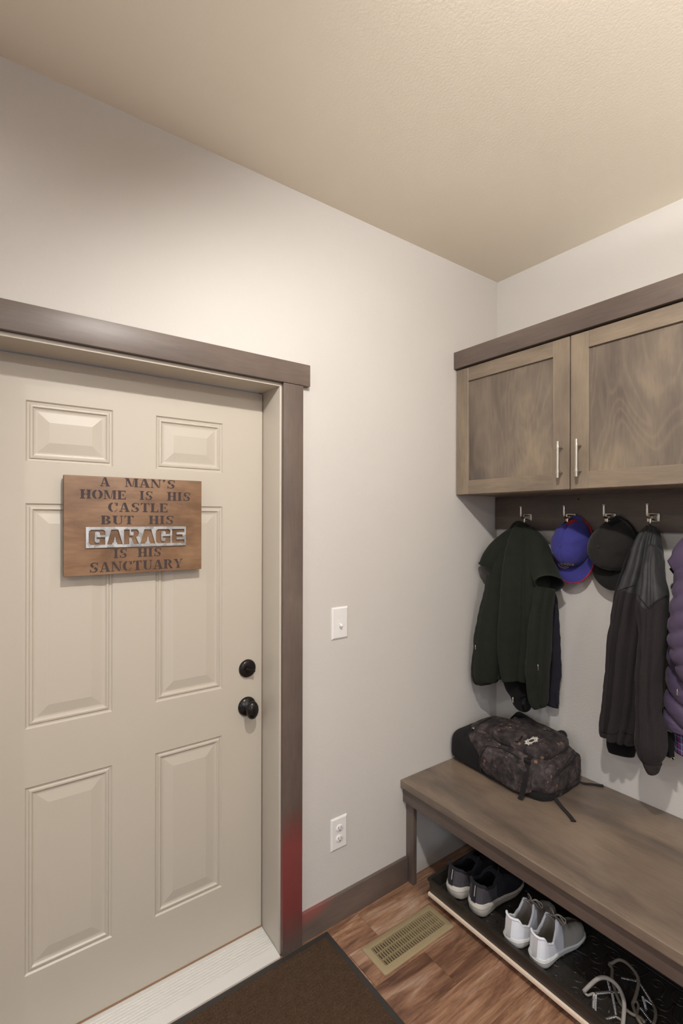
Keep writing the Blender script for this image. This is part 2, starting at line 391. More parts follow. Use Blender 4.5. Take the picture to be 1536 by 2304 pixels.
M['zip'] = plain('zipper_tape', srgb(20, 19, 20), 0.6)
M['buckle'] = plain('black_plastic', srgb(24, 23, 23), 0.3)
M['tag_blue'] = plain('pale_blue_tag', srgb(150, 170, 205), 0.6)
# shoes
M['shoe_dark'] = fabric('dark_grey_knit', srgb(74, 70, 74), scale=1000, sheen=0.05)
M['shoe_navy'] = fabric('navy_black_knit', srgb(40, 39, 44), scale=1000, sheen=0.05)
M['shoe_in'] = fabric('black_shoe_lining', srgb(18, 18, 19), sheen=0.0)
M['foam'] = plain('off_white_foam', srgb(214, 206, 194), 0.55, bump=(40, 0.05, 0.003))
M['shoe_white'] = fabric('white_knit', srgb(234, 234, 238), scale=900, strength=0.25, var=0.05, sheen=0.0)
M['shoe_grey'] = fabric('light_grey_knit', srgb(176, 168, 160), scale=900, strength=0.3, var=0.08, sheen=0.0)
M['foam_white'] = plain('white_foam', srgb(236, 234, 230), 0.5)
M['insole'] = fabric('grey_insole', srgb(140, 132, 124), sheen=0.0)
M['lace'] = plain('beige_lace', srgb(184, 174, 162), 0.8)
M['rubber_grey'] = plain('grey_rubber_strap', srgb(156, 148, 140), 0.55)
M['rubber_olive'] = plain('brown_grey_rubber_strap', srgb(118, 108, 96), 0.55)
M['coil'] = plain('steel_coil', srgb(205, 205, 205), 0.25, 1.0)

# ------------------------------------------------------------------ the room
DX = -0.1276                      # door face
T_D, T_JI, T_CO, T_HD = -1.2664, -1.2588, -1.1761, -1.1478
Y_L = -2.196                      # hinge side of the door
Z_DT = 2.055
b = MB(); wt = 0.16
b.box(-wt, 0, -1.262, 0.15, 0, H_CEIL); b.box(-wt, 0, ROOM_Y, Y_L - 0.012, 0, H_CEIL); b.box(-wt, 0, Y_L - 0.012, -1.262, Z_DT + 0.012, H_CEIL)
struct(b.build('wall_left', M['wall']))
struct(box('wall_back', 0, ROOM_X, 0, 0.15, 0, H_CEIL, M['wall']))
struct(box('ceiling', -wt, ROOM_X + 0.15, ROOM_Y - 0.15, 0.15, H_CEIL, H_CEIL + 0.12, M['ceiling']))
wy0, wy1, wz0, wz1 = -3.65, -1.85, 0.25, 2.1
b = MB(); b.box(ROOM_X, ROOM_X + .15, ROOM_Y, wy0, 0, H_CEIL); b.box(ROOM_X, ROOM_X + .15, wy1, 0.15, 0, H_CEIL)
b.box(ROOM_X, ROOM_X + .15, wy0, wy1, 0, wz0); b.box(ROOM_X, ROOM_X + .15, wy0, wy1, wz1, H_CEIL); struct(b.build('wall_right', M['wall']))
vx0, vx1, vz0, vz1 = 0.75, 2.25, 0.6, 2.1
b = MB(); b.box(-wt, vx0, ROOM_Y - .15, ROOM_Y, 0, H_CEIL); b.box(vx1, ROOM_X + .15, ROOM_Y - .15, ROOM_Y, 0, H_CEIL)
b.box(vx0, vx1, ROOM_Y - .15, ROOM_Y, 0, vz0); b.box(vx0, vx1, ROOM_Y - .15, ROOM_Y, vz1, H_CEIL); struct(b.build('wall_front', M['wall']))
# windows
b = MB(); x = ROOM_X + .06
for (a0, a1, c0, c1) in ((wy0, wy0 + .05, wz0, wz1), (wy1 - .05, wy1, wz0, wz1), (wy0 + .05, wy1 - .05, wz0, wz0 + .05), (wy0 + .05, wy1 - .05, wz1 - .05, wz1), (-2.77, -2.73, wz0 + .05, wz1 - .05)):
    b.box(x, x + .05, a0, a1, c0, c1)
w1 = struct(b.build('window_1', M['white_plastic']))
for a0, a1 in ((wy0 + .05, -2.77), (-2.73, wy1 - .05)): box('pane', x + .02, x + .026, a0, a1, wz0 + .05, wz1 - .05, M['glass'], w1)
b = MB(); y = ROOM_Y - .11
for (a0, a1, c0, c1) in ((vx0, vx0 + .05, vz0, vz1), (vx1 - .05, vx1, vz0, vz1), (vx0 + .05, vx1 - .05, vz0, vz0 + .05), (vx0 + .05, vx1 - .05, vz1 - .05, vz1), (1.48, 1.52, vz0 + .05, vz1 - .05)):
    b.box(a0, a1, y, y + .05, c0, c1)
w2 = struct(b.build('window_2', M['white_plastic']))
for a0, a1 in ((vx0 + .05, 1.48), (1.52, vx1 - .05)): box('pane', a0, a1, y + .02, y + .026, vz0 + .05, vz1 - .05, M['glass'], w2)
# floor of vinyl planks, one mesh for each plank
floor = struct(box('floor', -wt, ROOM_X + .15, ROOM_Y - .15, 0.15, -0.10, -0.009, M['subfloor']))
VENT = (0.158, 0.293, -1.010, -0.654)     # outer frame of the floor register
VH = (VENT[0] + .022, VENT[1] - .022, VENT[2] + .022, VENT[3] - .022)
rnd = random.Random(11)
PW = 0.152; nrow = int(math.ceil(ROOM_X / PW))
starts = {0: -0.92, 1: -1.06, 2: -0.83, 3: -0.62, 4: -1.02}
for r in range(nrow):
    x0 = r * PW; x1 = min(x0 + PW, ROOM_X); cut = starts.get(r, -rnd.uniform(0.2, 1.2)); ys = [0.0]
    yv = cut
    while yv > ROOM_Y + 0.05: ys.append(yv); yv -= 1.22
    ys.append(ROOM_Y)
    for ya, yb in zip(ys[1:], ys[:-1]):
        g = 0.0004; X0, X1, Y0, Y1 = x0 + g, x1 - g, ya + g, yb - g
        b = MB(); rects = [(X0, X1, Y0, Y1)]
        hx0, hx1, hy0, hy1 = VH
        if X0 < hx1 and X1 > hx0 and Y0 < hy1 and Y1 > hy0:
            rects = []
            cx0, cx1 = max(X0, hx0), min(X1, hx1)
            if X0 < hx0: rects.append((X0, hx0, Y0, Y1))
            if X1 > hx1: rects.append((hx1, X1, Y0, Y1))
            if Y0 < hy0: rects.append((cx0, cx1, Y0, hy0))
            if Y1 > hy1: rects.append((cx0, cx1, hy1, Y1))
        for q in rects: b.box(q[0], q[1], q[2], q[3], -0.009, 0.0, 0, 0.0007 if len(rects) == 1 else 0, 1)
        if b.V: b.build('plank', M['plank'], floor)
# door casing, jamb and sill
b = MB(); b.box(0, 0.022, Y_L - 0.10, T_HD, 2.068, 2.1473, 0, 0.0015); struct(b.build('trim_1', M['trim_y'], smooth=30))
b = MB(); b.box(0, 0.019, T_JI, T_CO, 0, 2.0678, 0, 0.0015); struct(b.build('trim_2', M['trim_z'], smooth=30))
b = MB(); b.box(0, 0.019, Y_L - 0.09, Y_L - .0075, 0, 2.0678, 0, 0.0015); struct(b.build('trim_3', M['trim_z'], smooth=30))
b = MB(); b.box(-wt, 0.0035, T_D, T_D + 0.0125, 0, Z_DT, 0, 0.001); b.box(-wt, 0.0035, Y_L - .0125, Y_L, 0, Z_DT, 0, 0.001); b.box(-wt, 0.0035, Y_L - .0125, T_D + .0125, Z_DT, Z_DT + .0125, 0, 0.001)
struct(b.build('trim_4', M['jamb'], smooth=30))
# sill: sloping ribbed threshold
b = MB(); sy0, sy1 = Y_L + .001, T_D - .001
V = [(-wt, sy0, 0), (0.018, sy0, 0), (0.018, sy0, .006), (-0.02, sy0, .0125), (DX - .004, sy0, .0185), (-wt, sy0, .0185)]
V2 = [(x, sy1, z) for x, y, z in V]; n = len(V)
b.add(V + V2, [list(range(n))[::-1], list(range(n, 2 * n))] + [[i, (i + 1) % n, n + (i + 1) % n, n + i] for i in range(n)])
# wider nose under the casing
sill = struct(b.build('trim_5', M['sill']))
for k in range(9):
    x = DX + 0.014 + k * 0.0105; z = 0.0185 - (x - DX) / (0.1076) * 0.006
    box('rib', x, x + .0045, sy0 + .002, sy1 - .002, z - .003, z + .0014, M['sill'], sill, 0.0006)
# door leaf with six raised panels
dw0, dw1 = Y_L + .003, T_D - .0035; z0, z1 = 0.0245, Z_DT - .004
PY = ((-2.033, -1.797), (-1.664, -1.428)); PZ = ((0.240, 0.789), (0.960, 1.620), (1.7415, 1.9215))
rings = [(0, 0), (.004, -.0045), (.009, -.0050), (.012, -.0015), (.017, -.0010), (.021, -.0055), (.026, -.0068), (.030, -.0068), (.060, -.0015)]
b = MB(); ys = [dw0] + [v for p in PY for v in p] + [dw1]; zs = [z0] + [v for p in PZ for v in p] + [z1]
for i in range(len(ys) - 1):
    for j in range(len(zs) - 1):
        a0, a1, c0, c1 = ys[i], ys[i + 1], zs[j], zs[j + 1]
        if i % 2 == 1 and j % 2 == 1:
            V = []; Fc = []
            for ins, d in rings: V += [(DX + d, a0 + ins, c0 + ins), (DX + d, a1 - ins, c0 + ins), (DX + d, a1 - ins, c1 - ins), (DX + d, a0 + ins, c1 - ins)]
            for k in range(len(rings) - 1):
                for q in range(4): Fc.append([4 * k + q, 4 * k + (q + 1) % 4, 4 * k + 4 + (q + 1) % 4, 4 * k + 4 + q])
            k = 4 * (len(rings) - 1); Fc.append([k, k + 1, k + 2, k + 3]); b.add(V, Fc)
        else: b.add([(DX, a0, c0), (DX, a1, c0), (DX, a1, c1), (DX, a0, c1)], [[0, 1, 2, 3]])
V = []; 
for x in (DX, DX - .042): V += [(x, dw0, z0), (x, dw1, z0), (x, dw1, z1), (x, dw0, z1)]
b.add(V, [[0, 1, 5, 4], [1, 2, 6, 5], [2, 3, 7, 6], [3, 0, 4, 7], [4, 5, 6, 7]])
door = struct(b.build('door_1', M['door']))
door['label'] = 'cream six panel door with dark bronze knob and deadbolt'
box('door_sweep', DX - .02, DX + .002, dw0, dw1, 0.0192, 0.0243, M['sweep'], door)
b = MB(); b.box(DX - .03, DX - .004, T_D - .0032, T_D - .0003, 0.02, Z_DT - .002); b.build('weatherstrip', M['sweep'], door)
# deadbolt and knob
def rot_y(a): return Matrix.Rotation(a, 3, 'Y')
c = Vector((DX, -1.330, 1.016)); b = MB(); b.lathe([(.0335, 0), (.0335, .004), (.031, .009), (.027, .012), (.012, .0125), (.0, .0125)], c, (1, 0, 0), 40)
db = b.build('deadbolt', M['bronze'], door, 40)
b = MB(); b.box(c.x + .012, c.x + .032, c.y - .017, c.y + .020, c.z - .0045, c.z + .0045, 0, .003, 2, Matrix.Rotation(R(-22), 3, 'X')); b.build('thumb_turn', M['bronze'], db, 40)
c = Vector((DX, -1.331, 0.874)); b = MB(); b.lathe([(.0355, 0), (.0355, .003), (.033, .008), (.027, .012), (.016, .0145), (.0115, .02), (.0105, .034), (.0, .034)], c, (1, 0, 0), 40)
kn_ = b.build('door_knob', M['bronze'], door, 40)
b = MB(); b.lathe([(.0, .030), (.010, .0315), (.020, .036), (.0265, .042), (.0285, .048), (.0265, .0545), (.020, .060), (.010, .0632), (.0, .064)], c, (1, 0, 0), 36, sc=(1.18, .82)); b.build('knob_grip', M['bronze'], kn_, 60)
# baseboards
struct(box('baseboard_left', 0, 0.0145, T_CO + .0005, -0.6365, 0, 0.1075, M['base_y'], None, 0.0015))
struct(box('baseboard_right', ROOM_X - .015, ROOM_X, ROOM_Y, 0, 0, 0.108, M['base_y'], None, 0.0015))
struct(box('baseboard_front', 0, ROOM_X - .016, ROOM_Y, ROOM_Y + .015, 0, 0.108, M['trim_x'], None, 0.0015))
struct(box('baseboard_back', 1.9, ROOM_X - .016, -.015, 0, 0, 0.108, M['trim_x'], None, 0.0015))
# ceiling downlights (outside the picture)
for i, ((lx, ly), e, rad) in enumerate(LAMPS):
    t_ = thing('recessed_light', ('round recessed ceiling light above the floor vent side of the doormat', 'round recessed ceiling light near the back window', 'round recessed ceiling light above the added lamp side', 'round recessed ceiling light beside the tall window')[i], 'ceiling light', (lx, ly, H_CEIL - .012))
    b = MB(); b.lathe([(.050, .0119), (.085, .0119), (.085, .006), (.060, .0), (.050, .002)], (lx, ly, H_CEIL - .012), (0, 0, 1), 40); b.build('trim_ring', M['white_plastic'], t_, 40)
    b = MB(); b.lathe([(.0, .0095), (.0505, .0095), (.0505, .0115), (.0, .0115)], (lx, ly, H_CEIL - .012), (0, 0, 1), 32); b.build('diffuser', M['glass_lamp'], t_)
    l = bpy.data.lights.new('downlight', 'SPOT'); l.energy = e; l.color = WARM; l.spot_size = R(176); l.spot_blend = (0.5 if i == 0 else 0.2); l.shadow_soft_size = rad
    lo = bpy.data.objects.new('downlight', l); lo.location = (0, 0, -.012); lo.rotation_euler = ((R(38) if i == 0 else 0), 0, 0); lo.parent = t_; col.objects.link(lo)   # the first one is a gimbal turned to the hook wall
(px_, py_, pz_), e = ADDED_LAMP  # unseen lamp put in only to lift the ceiling brightness
t_ = thing('added_floor_lamp', 'added unseen lamp on a pole with an upturned metal bowl, brightens the ceiling', 'added lamp', (px_, py_, 0))
b = MB(); b.lathe([(.0, .001), (.14, .001), (.14, .012), (.11, .022), (.02, .03), (.0, .03)], (px_, py_, 0), (0, 0, 1), 40); b.build('base', M['nickel'], t_, 40)
b = MB(); b.tube([(px_, py_, .028), (px_, py_, pz_ - .10)], .012, 16); b.build('pole', M['nickel'], t_, 40)
b = MB(); b.lathe([(.015, -.10), (.06, -.085), (.11, -.05), (.14, .0), (.136, .0), (.106, -.046), (.058, -.079), (.015, -.092)], (px_, py_, pz_), (0, 0, 1), 40); b.build('bowl_shade', M['nickel'], t_, 50)
l = bpy.data.lights.new('ceiling_fill', 'SPOT'); l.energy = e; l.color = WARM; l.spot_size = R(142); l.spot_blend = .18; l.shadow_soft_size = .05
lo = bpy.data.objects.new('ceiling_fill', l); lo.location = (0, 0, pz_ + .005); lo.rotation_euler = (math.pi, 0, 0); lo.parent = t_; col.objects.link(lo)

# ------------------------------------------------------------------ wall cabinet
CY = -0.318
cab = thing('wall_cabinet', 'grey-brown stained wooden wall cabinet with shaker doors above the coat hooks', 'cabinet', (0.85, -.16, 1.69))
CW = 1.69
b = MB(); b.box(.002, CW, -.297, -.001, 1.692, 2.33); b.build('body', M['cab_x'], cab)
b = MB(); b.box(.002, CW, -.2985, -.282, 1.6895, 1.712, 0, .001); b.build('bottom_rail', M['cab_x'], cab)
b = MB(); b.box(.0012, CW + .01, -.332, -.30, 2.2845, 2.3635, 0, .0015); b.build('crown_board', M['trim_x'], cab, 30)
edges = [(.0065, .5625), (.5675, 1.1235), (1.1285, 1.6845)]
for i, (a0, a1) in enumerate(edges):
    zb, zt = 1.692, 2.2785; sw = .0685; b = MB(); yf, yb = CY, CY + .0195
    b.box(a0 + sw - .003, a1 - sw + .003, yf + .010, yb - .001, zb + .060, zt - .059); d = b.build('door', M['cab_p'], cab)
    for q in (a0, a1 - sw): MB().box(q, q + sw, yf, yb, zb, zt, 0, .0012, 1).build('stile', M['cab_z'], d, 30)
    b = MB(); b.box(a0 + sw + .0002, a1 - sw - .0002, yf + .0002, yb, zb, zb + .064, 0, .0012, 1); b.build('rail', M['cab_x'], d, 30)
    b = MB(); b.box(a0 + sw + .0002, a1 - sw - .0002, yf + .0002, yb, zt - .062, zt, 0, .0012, 1); b.build('rail', M['cab_x'], d, 30)
    hx = a1 - .029 if i == 0 else a0 + .0395
    b = MB(); hy = CY - .032
    b.tube([(hx, hy, 1.736), (hx, hy, 1.876)], .0058, 16)
    for hz in (1.758, 1.854): b.tube([(hx, hy, hz), (hx, CY, hz)], .0042, 12); b.lathe([(.0068, -.005), (.0072, 0), (.0068, .005)], (hx, hy, hz), (0, 0, 1), 16)
    b.build('handle', M['nickel'], d, 50, label='brushed nickel bar pull')
# hook rail
rail = box('hook_rail', .003, CW, -.018, -.0005, 1.5275, 1.688, M['rail'], None, .001)
tag(rail, 'flat dark stained board carrying the coat hooks under the cabinet', 'hook rail')
b = MB(); b.lathe([(.004, 0), (.004, .0008), (.0, .0008)], at(1040 + 808 / 3.097, 1100 + 72 / 3.097, 'y', -.018), (0, -1, 0), 14); b.build('screw_plug', M['charcoal_seam'], rail)
# coat hooks
HX = [0.190, 0.404, 0.575, 0.738, 0.935, 1.10, 1.27, 1.44]; HZ = 1.585
hl = ['nickel coat hook that carries the dark green fleece vest', 'nickel coat hook holding the blue cap', 'nickel coat hook holding the black cap', 'nickel coat hook that carries the charcoal jacket', 'nickel coat hook that carries the purple puffer jacket', 'empty nickel coat hook next to the purple puffer jacket', 'second empty nickel coat hook beyond the purple puffer jacket', 'empty nickel coat hook at the far end of the rail']
proto = None
for i, hx in enumerate(HX):
    h = thing('coat_hook', hl[i], 'coat hook', (hx, -.018, HZ - .018), 'nickel hooks on the rail')
    if proto is None:
        b = MB(); b.box(hx - .0225, hx + .0225, -.0225, -.0182, HZ - .017, HZ + .017, 0, .0018); b.build('plate', M['nickel'], h, 40)
        b = MB()
        V = [(hx - .015, -.0222, HZ - .013), (hx + .015, -.0222, HZ - .013), (hx + .015, -.0222, HZ + .013), (hx - .015, -.0222, HZ + .013), (hx - .006, -.040, HZ - .005), (hx + .006, -.040, HZ - .005), (hx + .006, -.040, HZ + .005), (hx - .006, -.040, HZ + .005)]
        b.add(V, [[0, 1, 5, 4], [1, 2, 6, 5], [2, 3, 7, 6], [3, 0, 4, 7], [4, 5, 6, 7]]); b.build('boss', M['nickel'], h)
        b = MB(); P = cv([(hx, -.038, HZ), (hx, -.058, HZ - .001), (hx, -.069, HZ + .002), (hx, -.0745, HZ + .010), (hx, -.0755, HZ + .026), (hx, -.0755, HZ + .048)], 5)
        b.tube(P, .0047, 12); b.lathe([(.0048, 0), (.0066, .002), (.0066, .004), (.004, .0055), (0, .0058)], (hx, -.0755, HZ + .048), (0, 0, 1), 14); b.build('upper_prong', M['nickel'], h, 50)
        b = MB(); P = cv([(hx, -.046, HZ - .001), (hx, -.047, HZ - .012), (hx, -.050, HZ - .026), (hx, -.060, HZ - .034), (hx, -.070, HZ - .030)], 5)
        b.tube(P, .0047, 12); b.build('lower_prong', M['nickel'], h, 50)
        for sx in (-.0165, .0165):
            b = MB(); b.lathe([(.0032, 0), (.0028, .0012), (0, .0014)], (hx + sx, -.0225, HZ), (0, -1, 0), 12); b.build('screw', M['chrome'], h, 40)
        proto = h
    else:
        for ch in proto.children:
            if ch.type == 'MESH': copy_part(ch, h, ch.name.split('.')[0], Vector((hx - HX[0], 0, 0)))

# ------------------------------------------------------------------ bench
BL = 1.69
bench = thing('storage_bench', 'long grey-brown stained wooden bench fixed under the coats', 'bench', (BL / 2, -.33, 0))
b = MB(); b.box(.001, BL, -.669, -.001, .4165, .449, 0, .003, 3); b.build('seat_board', M['bench'], bench, 40)
b = MB(); b.box(.001, BL, -.654, -.634, .352, .4163, 0, .001); b.build('apron', M['trim_x'], bench, 30)
b = MB(); b.box(.0005, .046, -.6338, -.614, 0.0005, .4163, 0, .0012); b.build('leg', M['bench_z'], bench, 30)
b = MB(); b.box(BL - .046, BL, -.6338, -.614, 0.0005, .4163, 0, .0012); b.build('leg', M['bench_z'], bench, 30)
b = MB(); b.box(BL - .02, BL, -.612, -.002, 0.0005, .4163); b.build('end_panel', M['bench_z'], bench)
b = MB(); b.box(.001, BL - .021, -.02, -.001, .352, .4163); b.build('back_rail', M['trim_x'], bench)

# ------------------------------------------------------------------ switch, outlet
def wall_plate(name, label, cat, yc, zc):
    t_ = thing(name, label, cat, (0, yc, zc - .0625))
    V = []; 
    for d, ins in ((0, 0), (.003, .0006), (.006, .006)): V += [(d, yc - .039 + ins, zc - .0625 + ins), (d, yc + .039 - ins, zc - .0625 + ins), (d, yc + .039 - ins, zc + .0625 - ins), (d, yc - .039 + ins, zc + .0625 - ins)]
    Fc = [[3, 2, 1, 0], [8, 9, 10, 11]]
    for k in range(2):
        for q in range(4): Fc.append([4 * k + q, 4 * k + (q + 1) % 4, 4 * k + 4 + (q + 1) % 4, 4 * k + 4 + q])
    mk('plate', V, Fc, M['white_plastic'], t_); return t_
sw = wall_plate('light_switch', 'white toggle light switch plate beside the door casing', 'light switch', -.996, 1.1675)
b = MB(); b.box(.0055, .0068, -1.0015, -.9905, 1.1675 - .013, 1.1675 + .013, 0, .0005); b.build('toggle_collar', M['white_plastic'], sw)
b = MB(); b.box(.004, .021, -1.0, -.992, 1.158, 1.167, 0, .0015, 2, rot_y(R(28)), (.004, -.996, 1.165)); b.build('toggle', M['white_plastic'], sw)
for z in (1.1675 + .032, 1.1675 - .032):
    b = MB(); b.lathe([(.0034, 0), (.003, .001), (0, .0011)], (.006, -.996, z), (1, 0, 0), 12); b.build('screw', M['white_plastic'], sw)
ou = wall_plate('wall_outlet', 'white duplex power outlet low on the wall beside the door', 'outlet', -.998, .3425)
for z in (.3425 + .0205, .3425 - .0205):
    b = MB(); b.lathe([(.0, 0), (.0165, 0), (.0165, .002), (.0155, .0027), (0, .0027)], (.006, -.998, z), (1, 0, 0), 24, sc=(.86, 1)); rc = b.build('receptacle', M['white_plastic'], ou, 40)
    for dy in (-.0062, .0062): box('slot', .0086, .0089, -.998 + dy - .0011, -.998 + dy + .0011, z - .001, z + .008, M['slot'], rc)
    b = MB(); b.lathe([(.0024, 0), (.0024, .0003), (0, .0003)], (.0086, -.998, z - .0075), (1, 0, 0), 12); b.build('slot', M['slot'], rc)
b = MB(); b.lathe([(.003, 0), (.0027, .001), (0, .0011)], (.006, -.998, .3425), (1, 0, 0), 12); b.build('screw', M['white_plastic'], ou)

# ------------------------------------------------------------------ floor register
vx0, vx1, vy0, vy1 = VENT; hx0, hx1, hy0, hy1 = VH
vent = thing('floor_register', 'tan metal floor vent with rows of louvres set in the plank floor', 'floor vent', ((vx0 + vx1) / 2, (vy0 + vy1) / 2, 0))
def rrect(x0, x1, y0, y1, r, z, n=5):
    P = []
    for cx, cy, a in ((x1 - r, y1 - r, 0), (x0 + r, y1 - r, 90), (x0 + r, y0 + r, 180), (x1 - r, y0 + r, 270)):
        for k in range(n + 1): q = R(a + 90 * k / n); P.append((cx + r * math.cos(q), cy + r * math.sin(q), z))
    return P
L = [rrect(vx0, vx1, vy0, vy1, .009, .0002), rrect(vx0 + .0005, vx1 - .0005, vy0 + .0005, vy1 - .0005, .009, .003), rrect(vx0 + .004, vx1 - .004, vy0 + .004, vy1 - .004, .008, .0055), rrect(hx0 + .003, hx1 - .003, hy0 + .003, hy1 - .003, .003, .0055), rrect(hx0 + .003, hx1 - .003, hy0 + .003, hy1 - .003, .003, -.0045)]
n = len(L[0]); V = [p for l in L for p in l]; Fc = []
for k in range(len(L) - 1):
    for i in range(n): Fc.append([k * n + i, k * n + (i + 1) % n, (k + 1) * n + (i + 1) % n, (k + 1) * n + i])
mk('frame', V, Fc, M['vent'], vent, 40)
box('duct', hx0 + .0005, hx1 - .0005, hy0 + .0005, hy1 - .0005, -.0088, -.0080, M['duct'], vent)
NL = 28; first = None; iy0, iy1 = hy0 + .008, hy1 - .008
for i in range(NL):
    yv = iy0 + (iy1 - iy0) * i / (NL - 1)
    if first is None:
        first = MB().box(hx0 + .003, hx1 - .003, yv - .0011, yv + .0011, -.0015, .005, 0, 0, 1, Matrix.Rotation(R(-18), 3, 'X')).build('louvre', M['vent'], vent); yf0 = yv
    else: copy_part(first, vent, 'louvre', Vector((0, yv - yf0, 0)))
for xv in (hx0 + (hx1 - hx0) * .33, hx0 + (hx1 - hx0) * .66): box('crossbar', xv - .0014, xv + .0014, hy0 + .003, hy1 - .003, -.005, .0030, M['vent'], vent)

# ------------------------------------------------------------------ door mat
mx0, mx1, my0, my1 = .0205, .66, -2.02, -1.066
mat_t = thing('door_mat', 'dark brown ribbed doormat with black rubber border in front of the door', 'doormat', ((mx0 + mx1) / 2, (my0 + my1) / 2, 0))
bd = .024
L = [rrect(mx0, mx1, my0, my1, .006, .0003), rrect(mx0 + .003, mx1 - .003, my0 + .003, my1 - .003, .005, .0035), rrect(mx0 + bd, mx1 - bd, my0 + bd, my1 - bd, .003, .005), rrect(mx0 + bd, mx1 - bd, my0 + bd, my1 - bd, .003, .0003)]
n = len(L[0]); V = [p for l in L for p in l]; Fc = []
for k in range(len(L) - 1):
    for i in range(n): Fc.append([k * n + i, k * n + (i + 1) % n, (k + 1) * n + (i + 1) % n, (k + 1) * n + i])
Fc.append(list(range(n))); mk('border', V, Fc, M['mat_edge'], mat_t, 40)
b = MB(); pitch = .0125; xs = []; x = mx0 + bd; V = []; Fc = []
prof = []
while x < mx1 - bd - pitch * .5:
    prof += [(x, .0045), (x + pitch * .12, .0075), (x + pitch * .55, .0078), (x + pitch * .72, .005), (x + pitch * .9, .0042)]; x += pitch
prof.append((mx1 - bd, .0045)); NY = 60; rn = random.Random(3)
for j in range(NY + 1):
    yv = my0 + bd + (my1 - my0 - 2 * bd) * j / NY
    for (px_, pz) in prof: V.append((px_ + .0012 * noise.noise(Vector((px_ * 90, yv * 25, 1))), yv, pz + .0008 * noise.noise(Vector((px_ * 150, yv * 60, 0)))))
m_ = len(prof)
for j in range(NY):
    for i in range(m_ - 1): Fc.append([j * m_ + i, j * m_ + i + 1, (j + 1) * m_ + i + 1, (j + 1) * m_ + i])
mk('ribbed_pile', V, Fc, M['mat_carpet'], mat_t)

# ------------------------------------------------------------------ wooden sign on the door
SX = DX + 0.035
sign = thing('wooden_sign', 'brown wooden sign with stencilled lettering and cut steel GARAGE strip on the door', 'sign', (SX - .01, -1.729, 1.402))
MB().box(SX - .022, SX, -1.939, -1.5195, 1.402, 1.706, 0, .0018).build('board', M['sign'], sign, 30)
MB().box(DX + .0002, SX - .0222, -1.76, -1.70, 1.60, 1.68).build('hanger', M['galv'], sign)
MB().box(DX + .0002, SX - .0222, -1.92, -1.90, 1.41, 1.44).build('bumper', M['black'], sign)
MB().box(DX + .0002, SX - .0222, -1.56, -1.54, 1.41, 1.44).build('bumper', M['black'], sign)
def rect(a, b, c, d): return [(a, b), (c, b), (c, d), (a, d)]
def arcb(cx, cy, ro, rh, io, ih, a0, a1, n=10, dx=0):
    P = [(cx + ro * math.cos(R(a0 + (a1 - a0) * k / n)), cy + rh * math.sin(R(a0 + (a1 - a0) * k / n))) for k in range(n + 1)]
    Q = [(cx + dx + io * math.cos(R(a1 - (a1 - a0) * k / n)), cy + ih * math.sin(R(a1 - (a1 - a0) * k / n))) for k in range(n + 1)]
    return P + Q
def stem(x0, x1, s=.10): return [rect(x0, 0, x1, 1), rect(x0 - s, 0, x1 + s, .09), rect(x0 - s, .91, x1 + s, 1)]
def stroke(P):
    L_, R_ = [], []
    for i, (x, y, w) in enumerate(P):
        x0, y0, _ = P[max(0, i - 1)]; x1, y1, _ = P[min(len(P) - 1, i + 1)]
        dx, dy = x1 - x0, y1 - y0; l = math.hypot(dx, dy) or 1
        L_.append((x - dy / l * w / 2, y + dx / l * w / 2)); R_.append((x + dy / l * w / 2, y - dx / l * w / 2))
    return L_ + R_[::-1]
S1 = [tuple(q) for q in catmull([(.74, .80, .06), (.62, .94, .07), (.44, .955, .085), (.26, .88, .14), (.20, .75, .20), (.28, .63, .22), (.40, .56, .22)], 4)]
S2 = [tuple(q) for q in catmull([(.46, .47, .22), (.60, .39, .22), (.68, .27, .20), (.62, .13, .14), (.46, .045, .085), (.28, .06, .07), (.15, .20, .06)], 4)]
